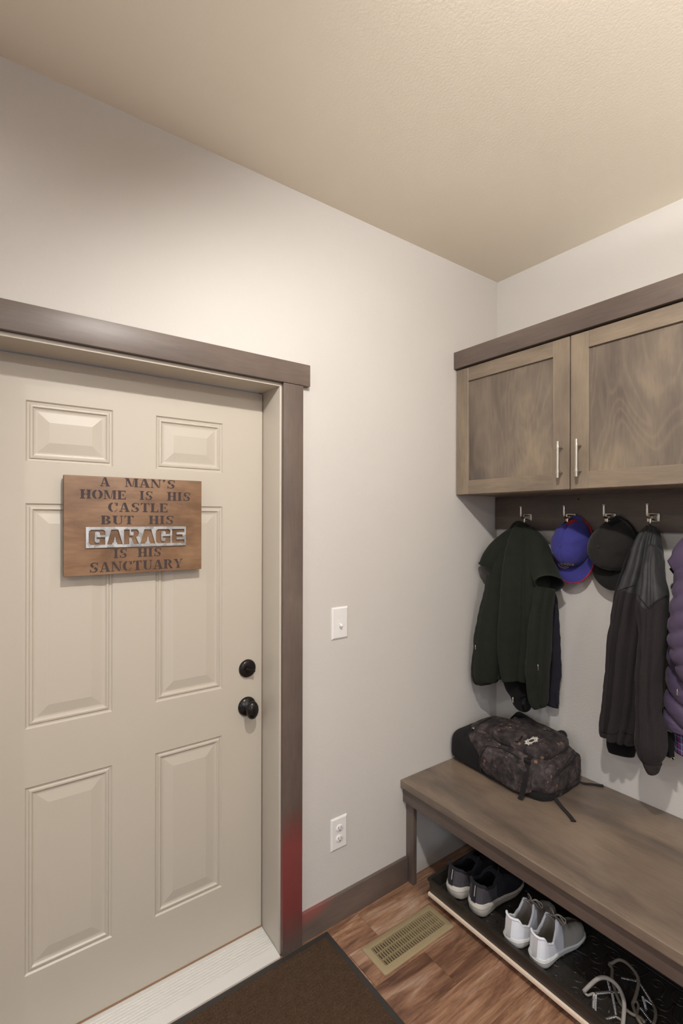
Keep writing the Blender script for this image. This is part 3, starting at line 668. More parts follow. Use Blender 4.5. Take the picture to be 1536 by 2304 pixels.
GLYPH = {
 'I': (.52, stem(.13, .39)),
 'H': (1.0, stem(.10, .36) + stem(.66, .92, .08) + [rect(.36, .45, .48, .55), rect(.54, .45, .66, .55)]),
 'E': (.86, stem(.10, .36, .08) + [rect(.42, .91, .80, 1), [(.62, 1), (.80, 1), (.80, .70)], rect(.42, 0, .82, .09), [(.62, 0), (.82, 0), (.82, .32)], rect(.42, .46, .58, .54), [(.56, .66), (.62, .66), (.62, .34), (.56, .34)]]),
 'L': (.82, stem(.10, .36, .09) + [rect(.42, 0, .80, .09), [(.58, 0), (.80, 0), (.80, .36)]]),
 'T': (.88, [rect(.31, 0, .57, 1), rect(.20, 0, .68, .09), rect(.02, .91, .27, 1), rect(.61, .91, .86, 1), [(.02, 1), (.20, 1), (.02, .68)], [(.86, 1), (.68, 1), (.86, .68)]]),
 'A': (1.0, [[(.38, 1), (.62, 1), (.92, .08), (.64, .08)], [(.36, .94), (.42, .84), (.20, .06), (.12, .06)], rect(.02, 0, .34, .08), rect(.56, 0, 1.0, .08), rect(.26, .28, .56, .35)]),
 'M': (1.2, [rect(.10, 0, .17, 1), rect(0, 0, .28, .08), [(.04, 1), (.34, 1), (.64, .05), (.50, .05)], [(.66, .05), (.72, .05), (.86, .96), (.80, .96)], rect(.88, 0, 1.12, 1), rect(.82, 0, 1.2, .08), rect(.84, .92, 1.2, 1), rect(0, .92, .3, 1)]),
 'N': (1.02, [rect(.10, 0, .17, .92), rect(0, 0, .28, .08), [(.02, 1), (.32, 1), (.86, .02), (.70, .02)], rect(.82, .12, .89, 1), rect(.72, .92, 1.0, 1)]),
 'O': (1.0, [arcb(.47, .5, .46, .51, .19, .40, 98, 262), arcb(.53, .5, .46, .51, .19, .40, -82, 82)]),
 'C': (.92, [arcb(.48, .5, .47, .51, .20, .41, 98, 262), arcb(.52, .5, .36, .51, .30, .44, 20, 82), arcb(.52, .5, .36, .51, .32, .44, -82, -25), [(.80, 1), (.87, 1), (.87, .62), (.66, .70)]]),
 'S': (.86, [stroke(S1), stroke(S2), [(.72, 1), (.79, 1), (.79, .66), (.72, .74)], [(.09, 0), (.16, 0), (.16, .26), (.09, .34)]]),
 'U': (1.0, [rect(.12, .30, .38, 1), rect(.02, .91, .48, 1), arcb(.50, .32, .38, .33, .13, .22, 180, 262), arcb(.52, .32, .35, .33, .27, .26, -84, 0), rect(.79, .32, .86, 1), rect(.68, .91, .98, 1)]),
 'B': (.92, stem(.10, .36, .08) + [arcb(.42, .74, .40, .26, .14, .18, -84, 84), arcb(.42, .26, .46, .26, .18, .18, -84, 84)]),
 'R': (1.0, stem(.10, .36, .08) + [arcb(.42, .73, .42, .27, .15, .19, -84, 84), [(.46, .44), (.66, .46), (.98, .0), (.72, .0)]]),
 'Y': (.96, [rect(.36, 0, .60, .42), rect(.26, 0, .70, .08), [(.06, 1), (.34, 1), (.58, .46), (.38, .46)], [(.78, .94), (.86, .94), (.66, .48), (.61, .50)], rect(0, .92, .42, 1), rect(.66, .92, .96, 1)]),
 "'": (.36, [[(.06, 1), (.30, 1), (.28, .84), (.10, .64), (.14, .84), (.06, .86)]]),
}
Z2 = lambda x, y: (100 + x / 3.84, 1040 + y / 3.84)
def word(txt, x0, x1, yt, yb):
    a = at(*Z2(x0, (yt + yb) / 2), 'x', SX); e = at(*Z2(x1, (yt + yb) / 2), 'x', SX); xm = (x0 + x1) / 2
    zt = at(*Z2(xm, yt), 'x', SX).z; zb = at(*Z2(xm, yb), 'x', SX).z
    gap = .07; tot = sum(GLYPH[ch][0] + gap for ch in txt) - gap; u = (e.y - a.y) / tot; h = zt - zb; cur = a.y
    for ch in txt:
        w, polys = GLYPH[ch]; b = MB(); k = 0
        for P in polys:
            k += 1; V = [(SX + .0004 + .00002 * k, cur + q[0] * u, zb + q[1] * h) for q in P]
            if len(V) > 8:      # a band: quads between its two edges
                n_ = len(V) // 2; b.add(V, [[i, i + 1, len(V) - 2 - i, len(V) - 1 - i] for i in range(n_ - 1)]); continue
            bm = bmesh.new(); f = bm.faces.new([bm.verts.new(v) for v in V]); bmesh.ops.triangulate(bm, faces=[f]); bm.verts.index_update()
            b.add([v.co.copy() for v in bm.verts], [[v.index for v in f.verts] for f in bm.faces]); bm.free()
        b.build('letter', M['sign_paint'], sign); cur += (w + gap) * u
for wd_ in (("A", 478, 566, 131, 208), ("MAN'S", 695, 1130, 147, 221), ("HOME", 305, 706, 240, 318), ("IS", 820, 936, 250, 326), ("HIS", 1058, 1262, 260, 334), ("CASTLE", 548, 1066, 352, 431),
            ("BUT", 485, 772, 462, 537), ("HIS", 900, 1117, 462, 536), ("IS", 595, 716, 748, 827), ("HIS", 805, 1010, 740, 815), ("SANCTUARY", 385, 1192, 851, 933)): word(*wd_)
# cut-out steel strip
CUT = {
 'G': [(1, .65), (1, .90), (.88, 1), (.14, 1), (.03, .9), (0, .78), (0, .22), (.03, .1), (.14, 0), (1, 0), (1, .5), (.48, .5), (.48, .38), (.66, .38), (.66, .2), (.58, .14), (.46, .14), (.36, .24), (.36, .78), (.42, .86), (.60, .86), (.68, .78), (.68, .65)],
 'A': [(0, 0), (.26, 1), (.72, 1), (1, 0), (.66, 0), (.62, .14), (.57, .14), (.57, .26), (.535, .30), (.535, .42), (.50, .52), (.465, .42), (.465, .30), (.43, .26), (.43, .14), (.36, .14), (.32, 0)],
 'R': [(0, 0), (0, 1), (.38, 1), (.38, .82), (.36, .82), (.36, .58), (.60, .58), (.64, .64), (.64, .82), (.46, .82), (.46, 1), (.86, 1), (.97, .9), (1, .75), (.95, .55), (.80, .46), (1, 0), (.66, 0), (.48, .42), (.34, .42), (.34, 0)],
 'E': [(0, 0), (0, 1), (1, 1), (1, .76), (.36, .76), (.36, .60), (.86, .60), (.86, .40), (.36, .40), (.36, .24), (1, .24), (1, 0)],
}
px_ = SX + .004
c0 = at(*Z2(357, 654), 'x', px_); c1 = at(*Z2(1220, 634), 'x', px_); zt = at(*Z2(788, 557), 'x', px_).z; zb = at(*Z2(788, 730), 'x', px_).z
cu = bpy.data.curves.new('tmp', 'CURVE'); cu.dimensions = '2D'; cu.fill_mode = 'BOTH'; cu.extrude = .0009
def spl(P):
    s = cu.splines.new('POLY'); s.points.add(len(P) - 1); s.use_cyclic_u = True
    for p, q in zip(s.points, P): p.co = (q[0], q[1], 0, 1)
spl([(c0.y, zb), (c1.y, zb), (c1.y, zt), (c0.y, zt)])
for ch, a0, a1, yt, yb in (('G', 381, 524, 585, 720), ('A', 540, 675, 583, 713), ('R', 686, 816, 581, 710), ('A', 828, 956, 578, 706), ('G', 961, 1086, 574, 701), ('E', 1101, 1207, 571, 697)):
    a = at(*Z2(a0, (yt + yb) / 2), 'x', px_).y; e = at(*Z2(a1, (yt + yb) / 2), 'x', px_).y
    hz0, hz1 = zb + (zt - zb) * .14, zb + (zt - zb) * .865
    spl([(a + (e - a) * x, hz0 + (hz1 - hz0) * y) for x, y in CUT[ch]])
co_ = bpy.data.objects.new('tmp', cu); col.objects.link(co_); bpy.context.view_layer.update()
me = bpy.data.meshes.new_from_object(co_.evaluated_get(bpy.context.evaluated_depsgraph_get()))
V = [(px_ + v.co.z, v.co.x, v.co.y) for v in me.vertices]; Fc = [list(p.vertices) for p in me.polygons]
bpy.data.objects.remove(co_); bpy.data.meshes.remove(me)
mk('steel_strip', V, Fc, M['galv'], sign, label='galvanised steel strip with the cut-out word GARAGE')
for yy in (c0.y + .004, c1.y - .004): MB().lathe([(.002, 0), (.002, .0031)], (SX, yy, (zt + zb) / 2), (1, 0, 0), 10).build('standoff', M['galv'], sign)

# ------------------------------------------------------------------ low board and boot tray
TX0, TX1, TY0, TY1 = 0.140, 1.24, -0.652, -0.275
bd_ = thing('shoe_board', 'cream edged low shelf board that carries the black boot tray', 'shelf board', ((TX0 + TX1) / 2, (TY0 + TY1) / 2, 0))
MB().box(TX0 + .008, TX1 - .008, TY0 + .001, TY1 - .008, .031, .0435, 0, .001).build('board', M['cream'], bd_, 30)
for fx in (TX0 + .03, TX1 - .07):
    for fy in (TY0 + .07, TY1 - .06): MB().box(fx, fx + .04, fy, fy + .03, .0004, .0308).build('foot', M['subfloor'], bd_)
tray = thing('boot_tray', 'long black rubber boot tray with embossed scrolls under the bench', 'boot tray', ((TX0 + TX1) / 2, (TY0 + TY1) / 2, .0437))
zt_ = .0965; wl = .0075
L = [rrect(TX0 + .009, TX1 - .009, TY0 + .009, TY1 - .009, .006, .0437), rrect(TX0 + .006, TX1 - .006, TY0 + .006, TY1 - .006, .008, zt_ - .006), rrect(TX0, TX1, TY0, TY1, .008, zt_ - .005), rrect(TX0, TX1, TY0, TY1, .008, zt_),
     rrect(TX0 + .012, TX1 - .012, TY0 + .012, TY1 - .012, .006, zt_), rrect(TX0 + .016, TX1 - .016, TY0 + .016, TY1 - .016, .006, .0475), rrect(TX0 + .03, TX1 - .03, TY0 + .03, TY1 - .03, .004, .0475)]
n = len(L[0]); V = [p for l in L for p in l]; Fc = []
for k in range(len(L) - 1):
    for i in range(n): Fc.append([k * n + i, k * n + (i + 1) % n, (k + 1) * n + (i + 1) % n, (k + 1) * n + i])
Fc.append([(len(L) - 1) * n + i for i in range(n)]); Fc.append(list(range(n))[::-1]); mk('tray_body', V, Fc, M['black'], tray, 40)
b = MB(); rn = random.Random(5); ix0, ix1, iy0, iy1 = TX0 + .035, TX1 - .035, TY0 + .035, TY1 - .035
def spiral(cx, cy, r, turns, a0, sgn):
    P = []
    for k in range(22):
        t = k / 21; rr = r * (1 - .86 * t); a = a0 + sgn * turns * 2 * math.pi * t
        P.append(Vector((cx + rr * math.cos(a), cy + rr * math.sin(a), .0478)))
    a = a0 + sgn * -math.pi * .5; st = P[0]
    tail = [st + Vector((math.cos(a) * d - math.cos(a0) * d * d * 9 * sgn * 0, math.sin(a) * d, 0)) for d in (r * 1.5, r * .8)]
    return tail + P
nx = 15; ny = 5
for i in range(nx):
    for j in range(ny):
        cx_ = ix0 + (ix1 - ix0) * (i + .5 + (.25 if j % 2 else -.25)) / nx; cy_ = iy0 + (iy1 - iy0) * (j + .5) / ny
        P = spiral(cx_, cy_, .026 + rn.uniform(-.004, .004), 1.25, rn.choice([0, .5, 1, 1.5]) * math.pi + rn.uniform(-.3, .3), rn.choice([1, -1]))
        P = [Vector((min(max(p.x, ix0), ix1), min(max(p.y, iy0), iy1), p.z)) for p in P]
        b.tube(P, .003, 6, rr=[(.0022, .0034 * (1 - .6 * k / len(P))) for k in range(len(P))], flat=(0, 0, 1))
o_ = b.build('scroll_relief', M['black'], tray, True); o_['kind'] = 'stuff'
b = MB()
for k, yy in enumerate((TY1 - .024, TY0 + .024)): b.tube([(TX0 + .03, yy, .0478), (TX1 - .03, yy, .0478)], .0016, 6)
o_ = b.build('floor_ridges', M['black'], tray, True); o_['kind'] = 'stuff'

# ------------------------------------------------------------------ shoes
FOOT = [(0, 0), (.008, .30), (.025, .52), (.06, .70), (.12, .80), (.22, .83), (.36, .80), (.5, .86), (.62, .96), (.72, 1.0), (.82, .93), (.90, .76), (.955, .52), (.985, .28), (1, 0)]
def wfoot(u, side):
    w = 0
    for (a, va), (c, vc) in zip(FOOT, FOOT[1:]):
        if u <= c: w = va + (vc - va) * (u - a) / (c - a); break
    if side < 0 and .2 < u < .62: w -= .12 * math.sin((u - .2) / .42 * math.pi)
    return w
def outline(n=30):
    us = [.5 - .5 * math.cos(math.pi * k / n) for k in range(n + 1)]
    return [(u, 1) for u in us] + [(u, -1) for u in us[-2:0:-1]]
def shoe(name, label, group, x, y, L, Wd, ang, mir, C, mats, style):
    """x, y: heel centre on the tray; points toward +y, turned by ang; C(u) rim/ridge heights"""
    Z0 = .0505; t_ = thing(name, label, 'shoe', (x, y, Z0), group)
    ca, sa = math.cos(ang), math.sin(ang)
    def T(u, w, z):
        lx, ly = w * mir, u * L; bend = .010 * math.sin(u * math.pi) * mir * -1
        lx += bend
        return Vector((x + lx * ca + ly * sa * -1, y + lx * sa + ly * ca, Z0 + z))
    O = outline(44); N = len(O); hw = Wd / 2
    # sole
    soleT = style['sole']; V = []; Fc = []
    lay = [(0.93, lambda u: .002 + .014 * max(0, u - .72) ** 1.2 / .22 + .006 * max(0, .1 - u) / .1), (1.0, lambda u: .007 + .014 * max(0, u - .72) ** 1.2 / .22 + .004 * max(0, .1 - u) / .1), (1.06, lambda u: lerp_table(soleT, u) * .55 + .004), (1.05, lambda u: lerp_table(soleT, u) * .8), (1.0, lambda u: lerp_table(soleT, u)), (.93, lambda u: lerp_table(soleT, u) + .001)]
    for f, h in lay:
        for u, s in O:
            uu = .5 + (u - .5) * (1 + (f - 1) * .35) ; V.append(T(uu + (0.0), s * wfoot(u, s) * hw * f, h(u)))
    for k in range(len(lay) - 1):
        for i in range(N): Fc.append([k * N + i, k * N + (i + 1) % N, (k + 1) * N + (i + 1) % N, (k + 1) * N + i])
    Fc.append(list(range(N))[::-1]); Fc.append([(len(lay) - 1) * N + i for i in range(N)]); so = mk('sole', V, Fc, mats['sole'], t_, 50)
    if style.get('groove'):
        b = MB(); P = [T(.5 + (u - .5) * 1.024, s * wfoot(u, s) * hw * 1.062, lerp_table(soleT, u) * .62 + .004) for u, s in O]; b.tube(P, .0011, 6, closed=True); b.build('sole_groove', mats['groove'], so, True)
    # upper
    op = style['open']; K = 14; V = []; Fc = []; MI = []
    fr = style['front']; hl_ = style.get('rimroll', .004)
    for k in range(K + 1):
        a = (math.pi / 2) * k / K; cw = math.cos(a) ** style['pw']; sz = math.sin(a) ** style['pz']
        for u, s in O:
            w0 = wfoot(u, s) * hw * .97; o = min(lerp_table(op, u), w0 * .93); zc = C(u, s); zb_ = lerp_table(soleT, u) - .004
            ut = style['u0'] + u * (1 - style['u0']) if u < .5 else u
            ut = u + (style['u0'] * max(0, 1 - u / .3)) * (sz)
            V.append(T(ut, s * (o + (w0 - o) * cw), zb_ + (zc - zb_) * sz))
    nout = K
    inner = [(.86, .006, 0), (.80, .02, 0), (.95, None, 0), (0.0, None, 1)]
    for f, dz, c_ in inner:
        for u, s in O:
            w0 = wfoot(u, s) * hw * .97; o = min(lerp_table(op, u), w0 * .93); zc = C(u, s); ut = u + style['u0'] * max(0, 1 - u / .3)
            zi = zc - dz if dz is not None else lerp_table(soleT, u) + .004
            if o < 1e-5: zi = zc - .003
            V.append(T(.5 + (ut - .5) * (.985 if u < .3 else 1), s * o * f, max(zi, lerp_table(soleT, u) + .003)))
    tot = K + len(inner)
    for k in range(tot):
        for i in range(N):
            Fc.append([k * N + i, k * N + (i + 1) % N, (k + 1) * N + (i + 1) % N, (k + 1) * N + i]); u = O[i][0]
            if k >= K + 2: MI.append(2)
            elif k >= K: MI.append(3 if k < K + 1 else 2)
            else: MI.append(0 if u < fr - .05 * (k / K) else 1)
    up = mk('upper', V, Fc, [mats['back'], mats['frontm'], mats['inside'], mats['rim']], t_, 70, MI)
    # rim roll
    b = MB(); P = []
    for u, s in O:
        w0 = wfoot(u, s) * hw * .97; o = min(lerp_table(op, u), w0 * .93)
        if u < style['roll']: P.append((T(u + style['u0'] * max(0, 1 - u / .3), s * o * .97, C(u, s)), u, s))
    right = [p for p, u, s in P if s > 0]; left = [p for p, u, s in P if s < 0][::1]
    path = right[::-1] + left[::-1]
    b.tube(path, hl_, 8); b.build('collar', mats['rim'], up, True)
    # tongue and laces
    tu0, tu1 = style['tongue']; V = []; Fc = []; nt = 10
    for k in range(nt + 1):
        f = k / nt; u = tu0 + (tu1 - tu0) * f; z = C(u, 1) + style['trise'] * (1 - f) ** 1.5 - .004; hwid = .019 - .006 * f
        for q in range(7):
            g = -1 + 2 * q / 6; V.append(T(u - .035 * (1 - f) ** 2, g * hwid, z - .010 * g * g))
        for q in range(7):
            g = 1 - 2 * q / 6; V.append(T(u - .035 * (1 - f) ** 2 + .006, g * hwid, z - .010 * g * g - .005))
    for k in range(nt):
        for q in range(14): Fc.append([k * 14 + q, k * 14 + (q + 1) % 14, (k + 1) * 14 + (q + 1) % 14, (k + 1) * 14 + q])
    Fc.append(list(range(14))); Fc.append([nt * 14 + q for q in range(14)][::-1]); mk('tongue', V, Fc, mats['tongue'], t_, 60)
    b = MB(); l0, l1, ln = style['laces']
    for k in range(ln):
        u = l0 + (l1 - l0) * k / max(1, ln - 1)
        for d in (-1, 1):
            P = [T(u + d * .022 * g, g * .022, C(u, 1) + .0035 - .012 * g * g) for g in (-1, -.5, 0, .5, 1)]; b.tube(P, .0018, 6)
    if style.get('bow'):
        u = l0 - .01
        for d in (-1, 1):
            P = cv([T(u, 0, C(u, 1) + .006), T(u + .02, d * .014, C(u, 1) + .016), T(u + .07, d * .030, C(u, 1) + .004), T(u + .09, d * .026, C(u + .05, 1) - .004), T(u + .05, d * .012, C(u, 1) + .006), T(u, 0, C(u, 1) + .006)], 5); b.tube(P, .0016, 6)
    lo = b.build('laces', mats['lace'], t_, True); lo['kind'] = 'stuff'
    # heel tab
    b = MB(); zc = C(0.01, 1); V0 = lerp_table(soleT, 0)
    P = []
    for k in range(6):
        f = k / 5; sz = f; P.append(T(-.004 + style['u0'] * math.sin(f * math.pi / 2) ** 1.2 * 1.0, 0, V0 + (zc - V0) * math.sin(f * math.pi / 2) ** style['pz'] * .98))
    b.ribbon(P, (ca, sa, 0), style['tabw'], .0026, (sa, -ca, .15)); b.build('heel_tab', mats['tab'], t_)
    if style.get('tabline'):
        b = MB(); b.ribbon([p + Vector((sa, -ca, 0)) * .0024 + Vector((ca, sa, 0)) * style['tabw'] * .28 for p in P[1:5]], (ca, sa, 0), .0022, .001, (sa, -ca, .15)); b.build('pull_loop', mats['line'], t_)
    if style.get('logo'):
        b = MB(); u0_ = .16
        P = [T(u0_ + .09 * f, mir * mir * wfoot(u0_, 1) * hw * 1.075, lerp_table(soleT, u0_) * (.50 + .10 * math.sin(f * 3.0)) + .002) for f in (0, .3, .6, 1)]
        b.tube(P, .003, 6, rr=[(.001, .002), (.001, .0045), (.001, .0045), (.001, .0015)]); b.build('sole_mark', mats['groove'], so, True)
    return t_
def CD(u, s): return lerp_table([(0, .120), (.05, .116), (.16, .098), (.30, .090), (.40, .104), (.48, .116), (.58, .094), (.72, .074), (.86, .060), (.95, .050), (1, .038)], u)
dark = dict(sole=M['foam'], groove=plain('sole_line', srgb(150, 144, 136), .6), back=M['shoe_dark'], frontm=M['shoe_navy'], inside=M['shoe_in'], rim=M['shoe_navy'], tongue=M['shoe_navy'], lace=M['shoe_in'], tab=M['shoe_navy'], line=M['silver_thread'])
dst = dict(sole=[(0, .054), (.12, .051), (.25, .040), (.45, .034), (.7, .030), (.9, .031), (1, .034)], open=[(0, .020), (.04, .030), (.13, .036), (.28, .035), (.40, .029), (.48, .018), (.55, 0)], front=.36, pw=.62, pz=.85, u0=.035, roll=.50, rimroll=.0055, tongue=(.44, .66), trise=.012, laces=(.50, .64, 4), tabw=.020, tabline=True, groove=True, logo=True)
shoe('running_shoe', 'dark grey running shoe with off-white foam sole, against the bench wall end of the tray', 'dark running shoes', .229, -.606, .295, .096, 0.02, -1, CD, dark, dst)
shoe('running_shoe', 'dark grey running shoe with off-white foam sole, next to the white shoes', 'dark running shoes', .341, -.604, .295, .098, -0.02, 1, CD, dark, dst)
def CWh(u, s): return lerp_table([(0, .100), (.04, .102), (.12, .078), (.24, .066), (.33, .085), (.40, .122), (.46, .112), (.56, .088), (.70, .070), (.84, .062), (.94, .052), (1, .034)], u)
wht = dict(sole=M['foam_white'], groove=plain('white_sole_line', srgb(190, 188, 184), .6), back=M['shoe_white'], frontm=M['shoe_grey'], inside=M['insole'], rim=M['shoe_white'], tongue=M['shoe_grey'], lace=M['lace'], tab=plain('pale_grey_tab', srgb(196, 192, 190), .6), line=M['shoe_white'])
wst = dict(sole=[(0, .036), (.12, .034), (.25, .028), (.45, .025), (.7, .022), (.9, .024), (1, .027)], open=[(0, .018), (.04, .026), (.12, .032), (.26, .032), (.36, .026), (.43, .015), (.50, 0)], front=.46, pw=.60, pz=.85, u0=.03, roll=.46, rimroll=.0042, tongue=(.40, .62), trise=.010, laces=(.47, .62, 4), tabw=.017, tabline=False, groove=True, bow=True)
shoe('knit_sneaker', 'white knit sneaker with grey toe and beige laces, beside the dark running shoes', 'white knit sneakers', .503, -.612, .262, .088, -0.05, -1, CWh, wht, wst)
shoe('knit_sneaker', 'white knit sneaker with grey toe and beige laces, beside the ice cleats', 'white knit sneakers', .605, -.610, .262, .090, -0.09, 1, CWh, wht, wst)

# ------------------------------------------------------------------ pull-on ice cleats
Zc = lambda x, y, z: at(1230 + x / 5.02, 2080 + y / 5.02, 'z', z)
def coil(b, p, q, r=.0042, wire=.0015):
    p, q = Vector(p), Vector(q); d = q - p; n = max(8, int(d.length / .004)); a = d.normalized(); u = a.orthogonal().normalized(); w = a.cross(u); P = []
    for k in range(n * 8 + 1):
        t = k / (n * 8); g = 2 * math.pi * n * t; P.append(p + d * t + u * r * math.cos(g) + w * r * math.sin(g))
    b.tube(P, wire, 4)
def cleat(label, arcs, coils, mat, base):
    t_ = thing('ice_cleat', label, 'ice cleat', base, 'pull-on ice cleats')
    for A, r in arcs:
        P = cv([Zc(*p) for p in A], 6); MB().tube(P, r, 10).build('rubber_strap', mat, t_, True)
    for (p, q) in coils:
        b = MB(); coil(b, Zc(*p), Zc(*q)); b.build('steel_coil', M['coil'], t_, True)
    return t_
cleat('pale rubber ice cleat with steel coils, next to the white sneaker in the tray',
      [([(412, 760, .062), (500, 672, .085), (570, 617, .105), (640, 600, .112), (720, 626, .110), (800, 700, .100), (850, 800, .092), (872, 900, .085), (868, 1020, .078), (855, 1140, .070), (840, 1190, .062)], .0060),
       ([(412, 760, .060), (460, 800, .057), (520, 780, .057), (545, 790, .057)], .0036), ([(775, 1045, .056), (815, 1065, .058), (850, 1090, .062)], .0036), ([(690, 650, .057), (680, 625, .060), (660, 606, .070)], .003)],
      [((548, 785, .056), (722, 768, .056)), ((728, 770, .056), (818, 768, .057)), ((720, 762, .056), (692, 655, .056)), ((528, 800, .056), (520, 1000, .056)), ((552, 800, .056), (546, 1026, .056)), ((738, 785, .056), (782, 1035, .056)), ((778, 1045, .056), (612, 1092, .056))],
      M['rubber_grey'], (.83, -.56, .05))
cleat('brownish rubber ice cleat lying towards the wall side of the tray',
      [([(700, 445, .058), (742, 434, .064), (800, 402, .072), (862, 412, .078), (940, 472, .082), (1008, 560, .082), (1034, 645, .078), (1016, 760, .070), (985, 858, .064), (968, 905, .060), (1000, 1000, .058), (1040, 1090, .058), (1100, 1170, .058)], .0050),
       ([(700, 448, .058), (736, 505, .058), (735, 600, .057), (762, 720, .057), (800, 830, .057), (852, 920, .057), (940, 1000, .057), (1050, 1052, .057), (1105, 1110, .057)], .0050),
       ([(985, 860, .064), (1018, 880, .061), (1032, 930, .058), (1018, 1005, .057), (1045, 1075, .057)], .0038), ([(1200, 910, .057), (1222, 965, .060), (1226, 1050, .060), (1200, 1130, .058)], .0045)],
      [((838, 605, .057), (1012, 642, .060)), ((1045, 662, .060), (1200, 908, .056)), ((1080, 818, .056), (1122, 972, .056)), ((1112, 852, .056), (1202, 918, .056)), ((1060, 950, .056), (1192, 1122, .056))],
      M['rubber_olive'], (.86, -.45, .05))

# ------------------------------------------------------------------ soft things: helpers
def geo_of(objs):
    V, Fc = [], []
    for o in objs:
        b0 = len(V); w = WORLD[o]
        V += [v.co + w for v in o.data.vertices]; Fc += [[i + b0 for i in p.vertices] for p in o.data.polygons]
    return BVHTree.FromPolygons(V, Fc)
def hit(bvh, p, off=.0015):
    d = ray(*p).normalized(); loc, nrm, i, dist = bvh.ray_cast(CAM, d)
    if loc is None: return None, None
    if nrm.dot(d) > 0: nrm = -nrm
    return loc + nrm * off, nrm
def surf_path(bvh, pts, sub=6, off=.001):
    out = []
    for q in catmull(pts, sub):
        l, n = hit(bvh, (q[0], q[1]), off)
        if l is not None and (not out or (l - out[-1]).length < .06): out.append(l)
    return out
def limb(name, rows, mats, parent, seg=48, sub=7, disp=None, hem=.03, e=2.2, inner=1, label=None, twist=0):
    Rw = catmull([(r[0].x, r[0].y, r[0].z, r[1], r[2]) for r in rows], sub); N = len(Rw); V = []; Fc = []; MI = []
    C = [Vector(r[:3]) for r in Rw]
    def ring(k, f=1.0, shift=Vector((0, 0, 0)), dd=True):
        t = (C[min(k + 1, N - 1)] - C[max(k - 1, 0)])
        t.normalize(); D = Vector((0, -1, 0)); D = (D - t * D.dot(t)).normalized(); Sx = D.cross(t)
        if Sx.x < 0: Sx = -Sx
        rx, ry = max(Rw[k][3], .002) * f, max(Rw[k][4], .002) * f; s = k / (N - 1); out = []
        for i in range(seg):
            th = 2 * math.pi * i / seg; c_, s_ = math.cos(th), math.sin(th)
            px = math.copysign(abs(c_) ** (2 / e), c_); py = math.copysign(abs(s_) ** (2 / e), s_)
            nrm = (Sx * (c_ / max(rx, .004)) + D * (s_ / max(ry, .004))).normalized()
            p = C[k] + Sx * (px * rx) + D * (py * ry)
            if dd and disp: p = p + nrm * disp(math.degrees(th), s, p) * min(1, f)
            out.append(p + shift)
        return out
    for k in range(N): V += ring(k)
    rings_ = N; up = (C[-2] - C[-1]).normalized()
    if hem: V += ring(N - 1, .90, up * .002); V += ring(N - 1, .84, up * hem); rings_ += 2
    for k in range(rings_ - 1):
        for i in range(seg):
            j = (i + 1) % seg; Fc.append([k * seg + i, k * seg + j, (k + 1) * seg + j, (k + 1) * seg + i]); MI.append(0 if k < N - 1 else inner)
    Fc.append(list(range(seg))); MI.append(0); Fc.append([(rings_ - 1) * seg + i for i in range(seg)][::-1]); MI.append(inner if hem else 0)
    return mk(name, V, Fc, mats, parent, True, MI, label=label)
def gr(L, Rr, y, yc, ry):
    a = at(*G5(L, y), 'y', yc); b_ = at(*G5(Rr, y), 'y', yc); Wd = (b_.x - a.x) / 2; c = (a + b_) / 2
    tn = (CAM.x - c.x) / (yc - CAM.y); return (c, math.sqrt(max(Wd * Wd - (ry * tn) ** 2, (.35 * Wd) ** 2)), ry)
def gs(th, c, w): 
    d = (th - c + 180) % 360 - 180
    return math.exp(-(d / w) ** 2)
def nz(p, s, k=0): return noise.noise(Vector((p.x * s, p.y * s, p.z * s + k)))
def bow(b, P, r): b.tube(P, r, 8)

# ------------------------------------------------------------------ green fleece vest
hk = Vector((HX[0], -.062, HZ - .034))
vest = thing('fleece_vest', 'dark green fleece vest hanging from the hook nearest the corner', 'vest', (.2, -.14, .75))
GM = [M['green_fleece'], M['black_lining']]
def d_back(th, s, p): return (.022 * gs(th, 92, 9) * min(1, s * 3) - .020 * gs(th, 70, 7) * min(1, s * 2) - .016 * gs(th, 112, 7) * min(1, s * 2) + .014 * gs(th, 48, 11) * s + .010 * gs(th, 132, 10) * min(1, s * 2)) + .006 * nz(p, 9) * min(1, s * 4) + .002 * nz(p, 35)
back = limb('back_panel', [gr(398, 470, 238, -.062, .018), gr(335, 500, 275, -.068, .038), gr(285, 548, 350, -.082, .055), gr(240, 585, 450, -.10, .068), gr(215, 605, 570, -.12, .080), gr(200, 618, 720, -.135, .088), gr(180, 620, 900, -.145, .09), gr(175, 610, 1100, -.15, .09), gr(190, 590, 1230, -.15, .088), gr(235, 560, 1318, -.15, .080)], GM, vest, 72, 8, d_back, .05)
def d_l(th, s, p): return .010 * gs(th, 80, 20) - .010 * gs(th, 125, 12) * s + .006 * nz(p, 10, 3) + .002 * nz(p, 40)
pl = limb('front_panel', [gr(165, 300, 600, -.17, .03), gr(148, 310, 720, -.18, .045), gr(118, 320, 880, -.19, .052), gr(90, 310, 1020, -.20, .056), gr(76, 295, 1150, -.205, .056), gr(62, 265, 1260, -.21, .050), gr(70, 238, 1325, -.21, .042), gr(108, 212, 1362, -.21, .028)], GM, vest, 48, 8, d_l, .03)
def d_r(th, s, p): return .012 * gs(th, 95, 22) - .010 * gs(th, 50, 12) + .007 * nz(p, 10, 7) + .002 * nz(p, 40)
pr = limb('front_panel', [gr(500, 640, 690, -.15, .04), gr(480, 634, 850, -.17, .055), gr(460, 622, 1050, -.19, .060), gr(445, 615, 1200, -.20, .060), gr(445, 612, 1330, -.20, .058), gr(458, 602, 1430, -.20, .050), gr(486, 592, 1495, -.20, .040), gr(515, 580, 1525, -.20, .026)], GM, vest, 48, 8, d_r, .03)
def d_s(th, s, p): return .005 * nz(p, 14, 2) + .004 * gs(th, 90, 25)
